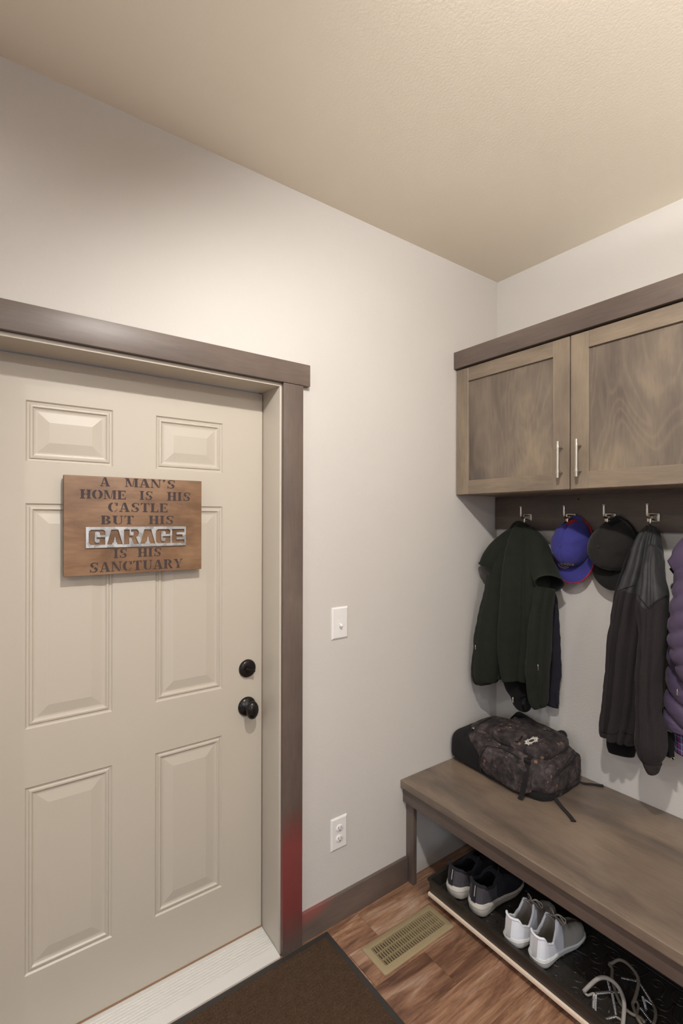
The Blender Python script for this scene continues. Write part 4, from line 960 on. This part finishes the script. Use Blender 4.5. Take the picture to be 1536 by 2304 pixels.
sl = limb('shoulder', [(at(*G5(400, 300), 'y', -.075), .035, .028), (at(*G5(300, 380), 'y', -.10), .050, .045), (at(*G5(228, 480), 'y', -.13), .056, .055), (at(*G5(190, 552), 'y', -.145), .052, .058)], GM, vest, 40, 8, d_s, .05)
sr = limb('shoulder', [(at(*G5(455, 300), 'y', -.075), .035, .028), (at(*G5(515, 400), 'y', -.095), .050, .045), (at(*G5(552, 520), 'y', -.122), .047, .060), (at(*G5(588, 612), 'y', -.148), .047, .064), (at(*G5(606, 660), 'y', -.166), .047, .062)], GM, vest, 40, 6, d_s, .07)
for o_, n_ in ((sl, 0), (sr, 1)):   # binding round the armholes
    vs = [v.co + WORLD[o_] for v in o_.data.vertices]; rg = vs[24 * 40:24 * 40 + 40]
    MB().tube(rg, .0035, 8, closed=True).build('armhole_binding', M['green_trim'], vest, True)
lin = limb('lining', [gr(270, 470, 1260, -.13, .05), gr(290, 475, 1360, -.135, .05), gr(330, 480, 1430, -.14, .045), gr(350, 500, 1480, -.145, .035), (at(*G5(460, 1500), 'y', -.15), .03, .02)], [M['black_lining'], M['black_lining']], vest, 36, 6, lambda th, s, p: .004 * nz(p, 20), 0)
bv = geo_of([back, pl, pr, sl, sr, lin])
def pull(name, parent, bvh, p, mat, h=.016, w=.006):
    l, nrm = hit(bvh, p, .003)
    if l is None: return
    b = MB(); b.box(l.x - w / 2, l.x + w / 2, l.y - .0015, l.y + .0015, l.z - h, l.z, 0, .001); b.tube([l + Vector((0, 0, .003)), l + Vector((0, -.002, -.003))], .0026, 8); b.build(name, mat, parent, 40)
for A in ([(523, 1215), (528, 1290), (520, 1370), (508, 1442)], [(95, 1080), (92, 1140), (90, 1230)], [(420, 300), (424, 500), (418, 760), (424, 1000), (426, 1200), (445, 1335)]):
    P = surf_path(bv, [G5(*q) for q in A], 10, .0003)
    if len(P) > 2: MB().tube(P, .0014, 6).build('seam', M['green_trim'], vest, True)
pull('zipper_pull', vest, bv, G5(529, 1228), M['nickel'], .022, .005); pull('zipper_pull', vest, bv, G5(96, 1095), M['nickel'], .016, .004); pull('zipper_pull', vest, bv, G5(356, 1455), M['nickel'], .022, .006)
MB().tube(cv([hk + Vector((-.012, .004, -.012)), hk + Vector((-.006, 0, .004)), hk + Vector((.006, 0, .004)), hk + Vector((.012, .004, -.012))], 5), .0022, 8).build('hanging_loop', M['green_trim'], vest, True)

# navy jacket behind the vest
nav = thing('navy_jacket', 'dark navy jacket mostly hidden behind the green vest', 'jacket', (.28, -.035, .75))
def d_n(th, s, p): return .0014 * math.sin(p.z * 110) * gs(th, 0, 40) + .004 * nz(p, 18)
nb = limb('body', [(Vector((.215, -.034, 1.535)), .012, .007), (Vector((.235, -.036, 1.45)), .05, .013)] + [gr(480, 648, 720, -.036, .018), gr(500, 668, 850, -.038, .020), gr(510, 683, 1050, -.038, .021), gr(520, 690, 1230, -.038, .021), gr(500, 672, 1390, -.038, .020), gr(490, 668, 1495, -.038, .017)], [M['navy'], M['black_lining']], nav, 48, 8, d_n, .03)
b = MB(); a = at(*G5(662, 1410), 'y', -.045); e_ = at(*G5(655, 1502), 'y', -.045); b.box(a.x - .008, a.x + .004, -.052, -.036, e_.z, a.z, 0, .003); b.build('hem_tab', M['navy'], nav, 40)

# ------------------------------------------------------------------ caps
def cap(name, label, cx, cz, rx, rz, apex, mats, brim, dent, text=None, group=None, arch=True, hookx=0, ry0=-.030):
    t_ = thing(name, label, 'cap', (cx, -.05, cz - rz - .06), group)
    Mo, Mi, Mb, Mu = mats; n = 56; K = 12; V = []; Fc = []; MI = []
    def pt(th, a, inn=1.0):
        r = max(0, math.cos(a)) ** .62 * inn; f = math.sin(a) ** .95; d = R(th)
        x = cx + rx * r * math.cos(d) * (1 - .34 * max(0, math.sin(d)) ** 3) + (apex[0] - cx) * f; z = cz + rz * r * math.sin(d) + (apex[2] - cz) * f
        y = ry0 + (apex[1] - ry0) * f * (inn if inn < 1 else 1)
        if 25 < th < 155 and a < .6: y += .004
        p = Vector((x, y, z)); q = dent(th, math.degrees(a), p)
        for k in range(6): q -= .0026 * gs(th, 30 + 60 * k, 2.2) * (1 if a < 1.45 else 0) * (inn == 1)
        c0 = Vector((cx, ry0 - .02, cz)); p += (p - c0).normalized() * (q + (.0035 * nz(p, 16) + .0022 * nz(p, 38)) ); return p
    rows = [(1.0, math.pi / 2 * k / K) for k in range(K, -1, -1)] + [(.955, math.pi / 2 * k / K * .97) for k in range(0, K + 1)]
    for inn, a in rows:
        for i in range(n): V.append(pt(360 * i / n, min(a, math.pi / 2 - .002), inn))
    for k in range(len(rows) - 1):
        for i in range(n):
            j = (i + 1) % n; th = 360 * (i + .5) / n; kk = k
            outer = k < K
            a_deg = 90 * (K - k - .5) / K if outer else 90 * (k - K - .5) / K * .97
            if arch and outer and 66 < th < 114 and 5 < a_deg < 36: continue      # opening above the strap
            Fc.append([k * n + i, k * n + j, (k + 1) * n + j, (k + 1) * n + i]); MI.append(0 if outer else 1)
    Fc.append(list(range(n))); MI.append(0); Fc.append([(len(rows) - 1) * n + i for i in range(n)][::-1]); MI.append(1)
    crown = mk('crown', V, Fc, [Mo, Mi], t_, True, MI)
    # sweatband round the rim, button on top
    MB().tube([pt(360 * i / 40, 0, .965) + Vector((0, .003, 0)) for i in range(40)], .004, 8, closed=True).build('sweatband', Mi, t_, True)
    P = [pt(th, 0, 1.0) + Vector((.002, .004, .001)) for th in range(-38, 84, 6)]
    MB().ribbon(P, (0, 1, 0), .013, .003, [(math.cos(R(th)), 0, math.sin(R(th))) for th in range(-38, 84, 6)]).build('rim_band', Mi, t_, True)
    nrm = (Vector(apex) - Vector((cx, ry0, cz))).normalized()
    MB().lathe([(.0, -.002), (.0065, -.001), (.0062, .002), (.004, .004), (0, .0045)], pt(0, math.pi / 2 - .001) , nrm, 16).build('button', Mo, t_, 60)
    # brim
    a0, a1, Lb, yo = brim; nb_, nt_ = 28, 9; V = []; Fc = []; MI = []
    def bp(i, k, dn):
        f = i / nb_; th = a0 + (a1 - a0) * f; w = math.sin(math.pi * f) ** .55; t = k / nt_; base_ = pt(th, 0.06)
        cdir = Vector((math.cos(R(th)) * .55, 0, math.sin(R(th)) * 1.0)).normalized()
        p = base_ + cdir * (Lb * w * t) + Vector((0, yo * (w ** 1.4) * math.sin(t * 1.7) , 0)); return p + Vector((0, .0032 if dn else 0, 0))
    for dn in (0, 1):
        for i in range(nb_ + 1):
            for k in range(nt_ + 1): V.append(bp(i, k, dn))
    st = (nb_ + 1) * (nt_ + 1)
    for i in range(nb_):
        for k in range(nt_):
            q = [i * (nt_ + 1) + k, (i + 1) * (nt_ + 1) + k, (i + 1) * (nt_ + 1) + k + 1, i * (nt_ + 1) + k + 1]; Fc.append(q); MI.append(0); Fc.append([v + st for v in q][::-1]); MI.append(1)
        q = [i * (nt_ + 1) + nt_, (i + 1) * (nt_ + 1) + nt_]; Fc.append([q[0], q[1], q[1] + st, q[0] + st]); MI.append(1)
    br = mk('brim', V, Fc, [Mb, Mu], t_, 60, MI)
    MB().tube([bp(i, nt_, 0) + Vector((0, .0016, 0)) for i in range(1, nb_)], .0026, 8).build('brim_edge', Mu, br, True)
    # strap over the hook
    zt__ = cz + rz; P = [pt(th, .02) + Vector((0, -.001, 0)) for th in (60, 70, 80, 90, 100, 110, 120)]
    P = [p + Vector((0, -.004 * math.sin(math.pi * k / 6), .004 * math.sin(math.pi * k / 6))) for k, p in enumerate(P)]
    b = MB(); b.ribbon(P, (0, .3, 1), .013, .0022, (0, -1, .3)); b.build('strap', Mo, t_, True)
    return t_, crown, br
ap = at(*G5(677, 398), 'y', -.128)
def dent_b(th, a, p): return -.016 * gs(th, 78, 9) * math.exp(-((a - 42) / 26) ** 2) + .010 * gs(th, 60, 8) * math.exp(-((a - 40) / 28) ** 2) - .012 * gs(th, 350, 22) * math.exp(-((a - 45) / 25) ** 2)
capb, crb, brb = cap('baseball_cap', 'royal blue baseball cap with red lining hanging by its strap', .432, 1.482, .076, .106, ap, (M['cap_blue'], M['cap_red'], M['cap_blue'], M['cap_red']), (200, 344, .074, -.030), dent_b)
ap2 = at(*G5(945, 405), 'y', -.13)
def dent_k(th, a, p): return -.012 * gs(th, 330, 16) * math.exp(-((a - 38) / 20) ** 2) - .008 * gs(th, 60, 20) * math.exp(-((a - 40) / 20) ** 2) + .006 * gs(th, 200, 40)
capk, crk, brk = cap('baseball_cap', 'washed black baseball cap hanging by its strap beside the charcoal jacket', .611, 1.474, .077, .108, ap2, (M['cap_black'], M['black_lining'], M['cap_brim_black'], M['cap_brim_black']), (198, 342, .078, -.030), dent_k)
# embroidery on the blue cap
bvb = geo_of([crb, brb])
def embroider(txt, parent, bvh, ctr, width, arc, mat, size):
    cu = bpy.data.curves.new('tmp', 'FONT'); cu.body = txt; cu.size = 1.0; cu.align_x = 'CENTER'; cu.resolution_u = 3
    o = bpy.data.objects.new('tmp', cu); col.objects.link(o); bpy.context.view_layer.update()
    me = bpy.data.meshes.new_from_object(o.evaluated_get(bpy.context.evaluated_depsgraph_get()))
    xs = [v.co.x for v in me.vertices]; sc = width / (max(xs) - min(xs)); V = []; ok = True
    for v in me.vertices:
        q = (ctr[0] + v.co.x * sc, ctr[1] - v.co.y * size + arc * (v.co.x * sc) ** 2)
        l, n_ = hit(bvh, q, .0032)
        if l is None: ok = False; break
        V.append(l)
    if ok: mk('lettering', V, [list(p.vertices) for p in me.polygons], mat, parent)
    bpy.data.objects.remove(o); bpy.data.meshes.remove(me)
embroider('LIONS CLUB', capb, bvb, (1273, 1270.5), 34, .004, M['gold_thread'], 6.5)
P = surf_path(bvb, [(1257, 1273), (1264, 1277), (1272, 1278.5), (1280, 1276)], 4, .002)
if len(P) > 3: MB().tube(P, .0012, 6).build('embroidery', M['gold_thread'], capb, True)
P = surf_path(bvb, [(1262, 1272), (1270, 1275), (1277, 1273.5)], 4, .002)
if len(P) > 3: MB().tube(P, .001, 6).build('embroidery', M['gold_thread'], capb, True)

# ------------------------------------------------------------------ charcoal jacket
cj = thing('fleece_jacket', 'charcoal fleece jacket with smooth grey shoulder yoke', 'jacket', (.71, -.12, .62))
CM = [M['charcoal'], M['black_lining']]
def d_c(th, s, p):
    f = min(1, s * 5); return f * (-.024 * gs(th, 112, 6) - .016 * gs(th, 80, 5) + .010 * gs(th, 96, 9) - .014 * gs(th, 52, 6) + .008 * gs(th, 135, 12) - .012 * gs(th, 152, 6)) + .006 * nz(p, 9) * f + .002 * nz(p, 40)
body = limb('body', [gr(1278, 1352, 262, -.062, .016), gr(1228, 1385, 325, -.068, .036), gr(1188, 1392, 430, -.085, .05), gr(1140, 1400, 580, -.10, .062), gr(1088, 1385, 740, -.112, .07), gr(1052, 1365, 900, -.118, .072), gr(1015, 1330, 1150, -.12, .07), gr(988, 1300, 1430, -.12, .068), gr(966, 1270, 1600, -.12, .066), gr(960, 1238, 1690, -.12, .064), gr(970, 1220, 1738, -.12, .06)], CM, cj, 72, 8, d_c, .05)
def d_sl(th, s, p):
    return .010 * nz(p, 11, 5) * min(1, s * 4) + .005 * nz(Vector((p.x * 2, p.y, p.z * .6)), 26, 1) - .016 * gs(th, 62, 7) * math.sin(min(1, s * 1.1) * math.pi) - .013 * gs(th, 118, 7) * math.sin(s * math.pi) - .010 * gs(th, 90, 5) * max(0, math.sin(s * 2 * math.pi))
slv = limb('sleeve', [gr(1290, 1390, 420, -.10, .04), gr(1250, 1405, 580, -.145, .05), gr(1218, 1428, 740, -.172, .058), gr(1205, 1438, 880, -.18, .06), gr(1212, 1415, 1100, -.19, .056), gr(1208, 1398, 1300, -.195, .054), gr(1208, 1392, 1480, -.195, .053), gr(1206, 1412, 1650, -.195, .056), gr(1210, 1424, 1780, -.195, .055), gr(1228, 1410, 1860, -.195, .05), gr(1256, 1388, 1912, -.195, .036)], CM, cj, 56, 8, d_sl, 0)
limb('cuff', [gr(1254, 1390, 1908, -.195, .036), gr(1264, 1382, 1930, -.195, .035), gr(1278, 1374, 1958, -.195, .032), gr(1292, 1364, 1980, -.195, .026)], [M['charcoal_plain'], M['black_lining']], cj, 48, 6, lambda th, s, p: .0012 * math.sin(R(th) * 26), .02)
sl2 = limb('sleeve', [(at(*G5(1230, 420), 'y', -.06), .03, .03), (at(*G5(1150, 760), 'y', -.055), .05, .035), (at(*G5(1105, 1200), 'y', -.055), .05, .036), (at(*G5(1095, 1600), 'y', -.055), .05, .036), (at(*G5(1100, 1760), 'y', -.06), .052, .036), gr(1005, 1205, 1800, -.065, .034), gr(1020, 1200, 1848, -.066, .026)], [M['black_lining'], M['black_lining']], cj, 40, 6, lambda th, s, p: .004 * nz(p, 20), .02)
bvc = geo_of([body, slv])
for A, m_ in (([(1222, 738), (1260, 790), (1300, 832)], 0), ([(1300, 832), (1345, 790), (1390, 762), (1420, 742)], 0), ([(1095, 705), (1140, 690), (1195, 672)], 0), ([(1090, 720), (1060, 900), (1030, 1150), (1010, 1400), (985, 1700)], 0), ([(966, 1690), (1040, 1705), (1095, 1690)], 1), ([(1110, 1685), (1150, 1705), (1200, 1712)], 1)):
    P = surf_path(bvc, [G5(*q) for q in A], 8, .0004)
    if len(P) > 2: MB().tube(P, .0018, 6).build('seam', M['charcoal_seam'], cj, True)
hk4 = Vector((HX[3], -.062, HZ - .034)); MB().tube(cv([hk4 + Vector((-.012, .004, -.012)), hk4 + Vector((-.006, 0, .004)), hk4 + Vector((.006, 0, .004)), hk4 + Vector((.012, .004, -.012))], 5), .0022, 8).build('hanging_loop', M['charcoal_seam'], cj, True)

# ------------------------------------------------------------------ purple puffer jacket
pj = thing('puffer_jacket', 'purple quilted puffer jacket at the edge of the hook row', 'jacket', (.94, -.13, .76))
PM = [M['purple'], M['plaid']]
def quilt(pitch, sl, amp, ph=0):
    def f(th, s, p):
        q = (p.z + p.x * sl) / pitch + ph; return amp * (abs(math.sin(math.pi * (q + .25 * nz(p, 6)))) ** .38 - .6) + .003 * nz(p, 17) + .0025 * nz(Vector((p.x, p.y, p.z * 2.2)), 34)
    return f
pb = limb('body', [gr(1700, 1740, 330, -.06, .02), gr(1670, 1800, 450, -.08, .04), gr(1610, 1880, 620, -.095, .055), gr(1555, 1930, 760, -.105, .062), gr(1490, 1930, 900, -.11, .066), gr(1452, 1925, 1050, -.11, .068), gr(1438, 1920, 1250, -.11, .07), gr(1432, 1920, 1450, -.11, .07), gr(1408, 1915, 1620, -.11, .068), gr(1418, 1905, 1705, -.11, .06)], PM, pj, 120, 14, quilt(.078, .62, .022), .04)
limb('collar', [(at(*G5(1720, 340), 'y', -.08), .05, .035), (at(*G5(1610, 430), 'y', -.11), .055, .028), (at(*G5(1530, 510), 'y', -.125), .045, .02), (at(*G5(1455, 545), 'y', -.13), .026, .010)], PM, pj, 40, 7, lambda th, s, p: .003 * nz(p, 18), .03)
limb('lapel', [(at(*G5(1590, 540), 'y', -.12), .05, .022), (at(*G5(1545, 640), 'y', -.135), .036, .018), (at(*G5(1510, 730), 'y', -.14), .018, .012)], [M['purple'], M['black_lining']], pj, 32, 6, lambda th, s, p: .003 * nz(p, 18), .02)
limb('sleeve', [(at(*G5(1650, 600), 'y', -.15), .06, .045), (at(*G5(1615, 780), 'y', -.175), .064, .05), (at(*G5(1590, 950), 'y', -.185), .062, .05), (at(*G5(1590, 1100), 'y', -.19), .060, .05), (at(*G5(1610, 1240), 'y', -.19), .052, .046), (at(*G5(1632, 1330), 'y', -.19), .042, .04)], PM, pj, 56, 9, quilt(.06, -.35, .014, .3), .03)
b = MB(); a = at(*G5(1414, 555), 'y', -.10); b.add([a + Vector(q) for q in ((.012, 0, .0), (.035, 0, .02), (.045, 0, -.045), (.012, .004, 0), (.035, .004, .02), (.045, .004, -.045))], [[0, 1, 2], [5, 4, 3], [0, 1, 4, 3], [1, 2, 5, 4], [2, 0, 3, 5]]); b.build('inner_collar', M['black_lining'], pj)
limb('plaid_lining', [gr(1440, 1860, 1640, -.10, .05), gr(1460, 1850, 1730, -.10, .05), gr(1478, 1840, 1800, -.10, .048), gr(1482, 1830, 1872, -.10, .046)], [M['plaid'], M['plaid']], pj, 48, 5, lambda th, s, p: .003 * nz(p, 20), .01)
b = MB(); P = [at(*G5(1432, y), 'y', -.135) for y in (1690, 1750, 1810, 1868)]; b.ribbon(P, [(1, 0, -.15)] * 4, .040, .004, (0, -1, 0)); st_ = b.build('inner_flap', M['black_lining'], pj)
l = at(*G5(1464, 1878), 'y', -.14); MB().tube(cv([l + Vector((.006 * math.cos(q), 0, .004 * math.sin(q))) for q in [k * .7 for k in range(9)]], 3, True), .0014, 6).build('zipper_end', M['nickel'], pj, True)
bvp = geo_of([pb]); pull('zipper_pull', pj, bvp, G5(1500, 1400), M['nickel'], .02, .005)

# ------------------------------------------------------------------ backpack on the bench
ZB = .449
bp_ = thing('backpack', 'dark floral camouflage backpack lying on the bench', 'backpack', (.24, -.19, ZB))
def loft_x(name, st, mats, parent, n=44, e=3.0, amp=.006, seed=0, zb=ZB + .001, sub=6):
    Rw = catmull(st, sub); V = []; Fc = []; N = len(Rw)
    for k, (x, yc, hw, zt__) in enumerate(Rw):
        h = (zt__ - zb) / 2; zc = zb + h
        for i in range(n):
            th = 2 * math.pi * i / n; c_, s_ = math.cos(th), math.sin(th)
            p = Vector((x, yc + hw * math.copysign(abs(c_) ** (2 / e), c_), zc + h * math.copysign(abs(s_) ** (2 / e), s_)))
            q = amp * nz(p, 16, seed) + amp * .5 * nz(p, 42, seed); p += Vector((0, c_, s_)) * q
            p.z = max(p.z, zb); V.append(p)
    for k in range(N - 1):
        for i in range(n): Fc.append([k * n + i, k * n + (i + 1) % n, (k + 1) * n + (i + 1) % n, (k + 1) * n + i])
    Fc.append(list(range(n))); Fc.append([(N - 1) * n + i for i in range(n)]); return mk(name, V, Fc, mats, parent, True)
def pillow(name, c, h, mat, parent, e=.38, nu=36, nv=20, amp=.003, seed=0, rot=None):
    V = []; Fc = []; c = Vector(c); sp = lambda v, q: math.copysign(abs(v) ** q, v)
    for j in range(nv + 1):
        ph = -math.pi / 2 + math.pi * j / nv
        for i in range(nu):
            th = 2 * math.pi * i / nu
            p = Vector((h[0] * sp(math.cos(ph), e) * sp(math.cos(th), e), h[1] * sp(math.cos(ph), e) * sp(math.sin(th), e), h[2] * sp(math.sin(ph), e)))
            p += p.normalized() * (amp * nz(p + c, 20, seed) + amp * .6 * nz(p + c, 50, seed))
            if rot: p = rot @ p
            V.append(c + p)
    for j in range(nv):
        for i in range(nu): Fc.append([j * nu + i, j * nu + (i + 1) % nu, (j + 1) * nu + (i + 1) % nu, (j + 1) * nu + i])
    return mk(name, V, Fc, mat, parent, True)
bb = loft_x('main_compartment', [(.012, -.19, .07, .535), (.022, -.19, .105, .565), (.06, -.19, .135, .592), (.12, -.195, .146, .604), (.20, -.20, .150, .612), (.30, -.20, .155, .620), (.38, -.20, .156, .618), (.43, -.195, .150, .608), (.462, -.185, .135, .585), (.476, -.18, .105, .55), (.481, -.18, .06, .52)], [M['camo']], bp_, 56, 3.2, .008)
bk = loft_x('back_panel', [(.004, -.17, .09, .497), (.012, -.175, .145, .502), (.08, -.185, .165, .500), (.2, -.19, .168, .492), (.36, -.19, .165, .486), (.45, -.19, .150, .482), (.478, -.19, .11, .476)], [M['mesh_black']], bp_, 40, 4.5, .003, 4)
# left end: black side wing round the top of the bag
wing = loft_x('top_wing', [(.004, -.215, .10, .560), (.013, -.215, .140, .586), (.06, -.222, .143, .588), (.12, -.230, .136, .566), (.19, -.235, .126, .530)], [M['mesh_black']], bp_, 36, 4, .003, 8)
tp = pillow('top_pocket', (.115, -.185, .598), (.072, .105, .026), M['camo'], bp_, .55, amp=.005, seed=2, rot=Matrix.Rotation(R(-6), 3, 'Y'))
fp = pillow('front_pocket', (.318, -.195, .622), (.135, .128, .030), M['camo'], bp_, .48, amp=.006, seed=5, rot=Matrix.Rotation(R(3), 3, 'Y'))
sp_ = pillow('side_pocket', (.302, -.350, .525), (.124, .027, .060), M['camo'], bp_, .45, amp=.004, seed=9, rot=Matrix.Rotation(R(4), 3, 'Y'))
bt = pillow('base_panel', (.462, -.19, .530), (.024, .130, .062), M['camo'], bp_, .5, amp=.004, seed=12)
bvk = geo_of([bb, bk, wing, tp, fp, sp_, bt]); Q6 = lambda x, y: (1000 + x / 4.042, 1580 + y / 4.042)
for A, r in (([(210, 330), (215, 290), (265, 240), (330, 190), (410, 150), (430, 150)], .0035), ([(480, 180), (530, 210), (580, 240), (610, 245)], .0032), ([(470, 405), (540, 430), (620, 470), (690, 515)], .0032), ([(380, 410), (330, 480), (320, 580), (340, 650)], .003), ([(980, 690), (1060, 620), (1150, 540), (1215, 450)], .0032), ([(640, 250), (760, 250), (880, 262), (1000, 290)], .003), ([(1040, 640), (1100, 560), (1160, 480), (1180, 420)], .0025)):
    P = surf_path(bvk, [Q6(*q) for q in A], 6, .0005)
    if len(P) > 2: MB().tube(P, r, 8).build('zipper', M['zip'], bp_, True)
for q in ((270, 240), (602, 240), (485, 410), (905, 258)):
    l, n_ = hit(bvk, Q6(*q), .004)
    if l is not None: b = MB(); b.box(l.x - .006, l.x + .006, l.y - .004, l.y + .004, l.z - .003, l.z + .003, 0, .0015); b.build('zipper_pull', M['chrome'], bp_, 40)
# compression strap with buckle
P = [hit(bvk, Q6(*q), .003)[0] for q in ((790, 480), (765, 520), (752, 580), (745, 640), (735, 700), (722, 760))]
P = [p for p in P if p is not None]; last = P[-1]
P += [Vector((last.x - .004, last.y - .006, .475)), Vector((last.x - .008, last.y - .014, .4535))]
MB().ribbon(P, (1, .15, 0), .019, .0022, [(0, -.6, 1)] * 2 + [(0, -1, .2)] * (len(P) - 2)).build('strap', M['webbing'], bp_)
l, n_ = hit(bvk, Q6(755, 540), .006); MB().box(l.x - .014, l.x + .014, l.y - .004, l.y + .004, l.z - .011, l.z + .011, 0, .003).build('buckle', M['buckle'], bp_, 40)
# carrying loop on the front, shoulder straps behind
P = [hit(bvk, Q6(*q), .002)[0] for q in ((640, 358), (672, 366), (705, 330), (700, 312))]
if all(p is not None for p in P): MB().tube(cv([P[0], P[1] + Vector((0, 0, .006)), P[2] + Vector((0, 0, .008)), P[3]], 5), .0025, 8).build('loop', M['buckle'], bp_, True)
P = cv([(.11, -.05, .52), (.118, -.045, .595), (.145, -.04, .632), (.20, -.038, .624), (.28, -.038, .604), (.37, -.04, .585)], 5); MB().ribbon(P, (0, 1, .35), .034, .010, [(0, -.35, 1)] * len(P)).build('shoulder_strap', M['mesh_black'], bp_, True)
a = at(*Q6(1045, 262), 'y', -.055)
b = MB()
for k in range(3): b.box(a.x - .016 + k * .013, a.x - .010 + k * .013, a.y - .016, a.y + .014, a.z - .014, a.z - .009, 0, .001)
b.box(a.x - .018, a.x + .020, a.y - .018, a.y - .013, a.z - .015, a.z - .008, 0, .001); b.box(a.x - .018, a.x + .020, a.y + .011, a.y + .016, a.z - .015, a.z - .008, 0, .001); b.build('strap_adjuster', M['buckle'], bp_, 40)
P = cv([(a.x - .04, -.05, .59), (a.x - .01, -.052, a.z - .006), (a.x + .016, -.054, a.z + .002), (a.x + .030, -.055, a.z - .012), (a.x + .026, -.056, a.z - .03)], 5); MB().ribbon(P, (0, 1, 0), .020, .0025, [(0, 0, 1)] * len(P)).build('strap', M['webbing'], bp_, True)
# loose strap ends on the bench
s0 = at(*Q6(1000, 880), 'z', ZB); s1 = at(*Q6(1170, 1085), 'z', ZB)
P = cv([s0 + Vector((-.03, .01, .012)), s0 + Vector((0, 0, .006)), s0.lerp(s1, .4) + Vector((-.004, 0, .005)), s0.lerp(s1, .75) + Vector((.002, 0, .004)), s1 + Vector((0, 0, .0026))], 5)
MB().ribbon(P, (.72, .62, 0), .016, .0022, [(0, 0, 1)] * len(P)).build('strap_end', M['webbing'], bp_)
b = MB(); b.box(s1.x - .009, s1.x + .009, s1.y - .004, s1.y + .004, ZB + .0005, ZB + .0055, 0, .001, 2, Matrix.Rotation(R(40), 3, 'Z')); b.build('strap_end', M['webbing'], bp_)
P = cv([(.468, -.075, ZB + .010), (.488, -.062, ZB + .004), (.510, -.040, ZB + .003), (.530, -.026, ZB + .003), (.545, -.012, ZB + .003)], 5); MB().ribbon(P, (.6, -.7, 0), .015, .0022, [(0, 0, 1)] * len(P)).build('strap_end', M['webbing'], bp_)
# pale emblem on the front pocket and blue tag at the top
C0 = (790, 352)
def em(fx, fy): return Q6(C0[0] + fx * 54 + fy * 8, C0[1] + fy * 27 - fx * 18)
for rr_, w_ in ((.62, .0016), (.5, .0011)):
    P = []
    for k in range(28):
        q = 2 * math.pi * k / 28; l, n_ = hit(bvk, em(rr_ * math.cos(q), rr_ * math.sin(q)), .0012)
        if l is not None: P.append(l)
    if len(P) > 20: MB().tube(P, w_, 6, closed=True).build('emblem_ring', M['silver_thread'], bp_, True)
b = MB()
for k in range(26):
    q = 2 * math.pi * k / 26; r0, r1 = (.74, 1.04) if k % 3 else (.74, 1.22)
    p0, n0 = hit(bvk, em(r0 * math.cos(q), r0 * math.sin(q)), .0012); p1, n1 = hit(bvk, em(r1 * math.cos(q), r1 * math.sin(q)), .0012)
    if p0 is not None and p1 is not None and k % 13 not in (5, 6): b.tube([p0, p1], .0013 + .0006 * (k % 2), 6)
o_ = b.build('emblem', M['silver_thread'], bp_, True, label='pale oval embroidered emblem'); o_['kind'] = 'stuff'
l, n_ = hit(bvk, Q6(222, 155), .003)
if l is None: l = Vector((.03, -.22, .585))
MB().box(l.x - .008, l.x + .008, l.y - .022, l.y + .022, l.z - .001, l.z + .001, 0, .0004, 1, Matrix.Rotation(R(25), 3, 'Z')).build('tag', M['tag_blue'], bp_)
